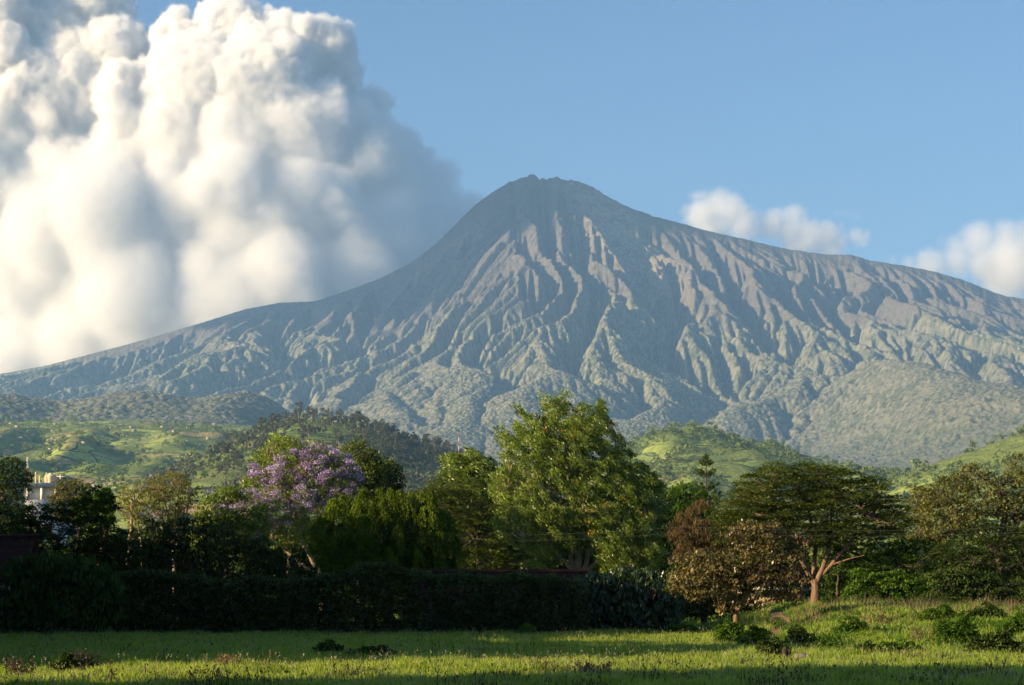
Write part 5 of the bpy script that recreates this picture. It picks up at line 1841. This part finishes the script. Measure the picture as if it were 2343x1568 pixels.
def bush(label, u, v, w_px, h_px, mat, style='bushy', seed=1, n=70, L=0.13, W=0.07, name='low_bush', cat='bush', group=None, gap=0.22, R=0.22):
    rng = np.random.default_rng(seed)
    for Y in np.arange(50, 130, 0.25):
        if CAMZ + (VH - v) / FPX * Y <= float(ground_h(px(u, Y), Y)):
            break
    x = px(u, Y)
    base = (x, Y, float(ground_h(x, Y)))
    w, h = w_px / FPX * Y / 2, h_px / FPX * Y
    poly = [(-w, 0), (-w * 1.05, h * .35), (-w * .7, h * .75), (-w * .25, h * .9), (w * .1, h), (w * .5, h * .8), (w * .9, h * .55), (w * 1.05, h * .2), (w, 0)]
    poly = [(a * rng.uniform(.85, 1.15), b * rng.uniform(.85, 1.12)) for a, b in poly]
    poly = roughen(poly, 0.22 * h, rng, 0.15)
    cents = fill_poly(poly, gap, rng, 0.9, 260)
    root = thing(name, label, cat, base, group)
    b = Bag()
    branch_net(b, [([(0, 0, -.05), (0.02, 0, h * .3), (0, 0, h * .6)], (0.05, 0.04, 0.02))], cents[::2], rng, 0.025, 0.010, 6)
    obj('stems', b.mesh('stems', True), BARK_DARK, root)
    lb = Bag()
    lb.add(*clump_leaves(cents, R, n, L, W, rng, style, 0.85, 0.3, (0, 0, 0.2), 0.4))
    obj('foliage', lb.mesh('foliage'), mat, root)


def weed(label, u, v, w_px, h_px, mat, seed, n_st=26):
    """Stalky weed: splayed stems set with small leaves and seed heads."""
    rng = np.random.default_rng(seed)
    for Y in np.arange(50, 130, 0.25):
        if CAMZ + (VH - v) / FPX * Y <= float(ground_h(px(u, Y), Y)):
            break
    x = px(u, Y)
    base = (x, Y, float(ground_h(x, Y)))
    w, h = w_px / FPX * Y / 2, h_px / FPX * Y
    root = thing('tall_weed', label, 'weed', base)
    b, lb = Bag(), Bag()
    for k in range(n_st):
        x0, y0 = rng.uniform(-.6, .6) * w, rng.uniform(-.4, .4) * w
        hh = h * rng.uniform(.45, 1.05)
        P = np.array([(x0, y0, -.03), (x0 * 1.3 + rng.normal(0, .04), y0, hh * .5), (x0 * 1.6 + rng.normal(0, .1), y0 * 1.3, hh)])
        b.add(*tube(P, [.012, .009, .004], 4))
        n = 34
        t_ = rng.random(n) ** 0.6
        C = np.stack([np.interp(t_, [0, .5, 1], P[:, i]) for i in range(3)], 1) + rng.normal(0, .035, (n, 3))
        lb.add(*leaves_mesh(C, unit(n, rng) + np.array([0, 0, .7]), unit(n, rng), rng.uniform(.05, .12, n), rng.uniform(.02, .045, n), np.clip(rng.normal(.5, .3, n), 0, 1)))
    obj('stems', b.mesh('stems', True), BARK_DARK, root)
    obj('foliage', lb.mesh('foliage'), mat, root)


M_WEED = leaf_mat('purple_brown_weed', (0.030, 0.022, 0.020), (0.110, 0.080, 0.070), 0.15)
M_STRAW = leaf_mat('dry_straw_weed', (0.110, 0.075, 0.040), (0.330, 0.240, 0.140), 0.3)
bush('round dark green bush in the grass below the lilac tree', 755, 1500, 66, 26, M_DARK, seed=501)
bush('dark bush in the field, right of the purple brown weeds', 150, 1540, 46, 38, M_DARK, seed=502)
weed('dark leafy weed standing tallest in the lower left of the field', 196, 1538, 60, 50, M_WEED, 503)
weed('purple brown weed at the lower left corner of the field', 48, 1556, 70, 48, M_WEED, 504)
weed('dry brown weed clump where the sunlit strip of grass begins', 514, 1532, 62, 34, M_STRAW, 505)
bush('small green bush at the foot of the hedge', 1203, 1456, 40, 24, M_BRIGHT, seed=506)
bush('low dark green bush just left of the sunlit grass strip', 850, 1506, 110, 24, M_DARK, seed=507)
weed('dark weed clump beside the sunlit strip below the hedge end', 1360, 1545, 90, 30, M_WEED, 508)
bush('leafy bush at the foot of the tan leaved tree', 1664, 1478, 62, 62, M_BRIGHT, seed=509)
bush('rounded green bush right of the tan leaved tree trunk', 1728, 1486, 74, 52, M_BRIGHT, seed=510)
bush('dark bush leaning over the short stump', 1766, 1506, 62, 44, M_DARK, seed=511)
bush('dark rounded bush on the edge of the path', 1830, 1480, 66, 42, M_DARK, seed=512)
bush('low yellowish bush in the grass right of the stump', 1885, 1492, 80, 26, M_BRIGHT, seed=513)
bush('broad leafy bush on the sunlit bank near the right edge', 2190, 1482, 110, 66, M_BRIGHT, seed=514)
bush('shadowy bush right of the broad leafy bush on the bank', 2282, 1500, 120, 56, M_DARK, seed=515)
weed('dry tan weed clump on the sunlit bank', 2115, 1474, 62, 44, M_STRAW, 516)
weed('dry pinkish weed clump under the orange trunk tree', 2010, 1428, 90, 28, M_STRAW, 517)
for k, (u, v, w_, h_, m_, lab) in enumerate([
        (1560, 1452, 60, 26, M_BRIGHT, 'small green bush at the right end of the shiny dark shrub'), (1950, 1452, 70, 34, M_BRIGHT, 'green bush beside the path on the rising bank'),
        (2060, 1500, 90, 30, M_BRIGHT, 'green bush in the hollow below the sunlit bank'), (2330, 1455, 80, 46, M_BRIGHT, 'green bush where the bank meets the right edge'),
        (1985, 1500, 60, 24, M_DARK, 'little dark bush below the sunlit bank'), (2150, 1422, 80, 32, M_BRIGHT, 'green bush at the rear of the bank before the thicket'),
        (2260, 1418, 90, 30, M_DARK, 'wide dark bush at the rear right of the bank')]):
    bush(lab, u, v, w_, h_, m_, seed=530 + k)
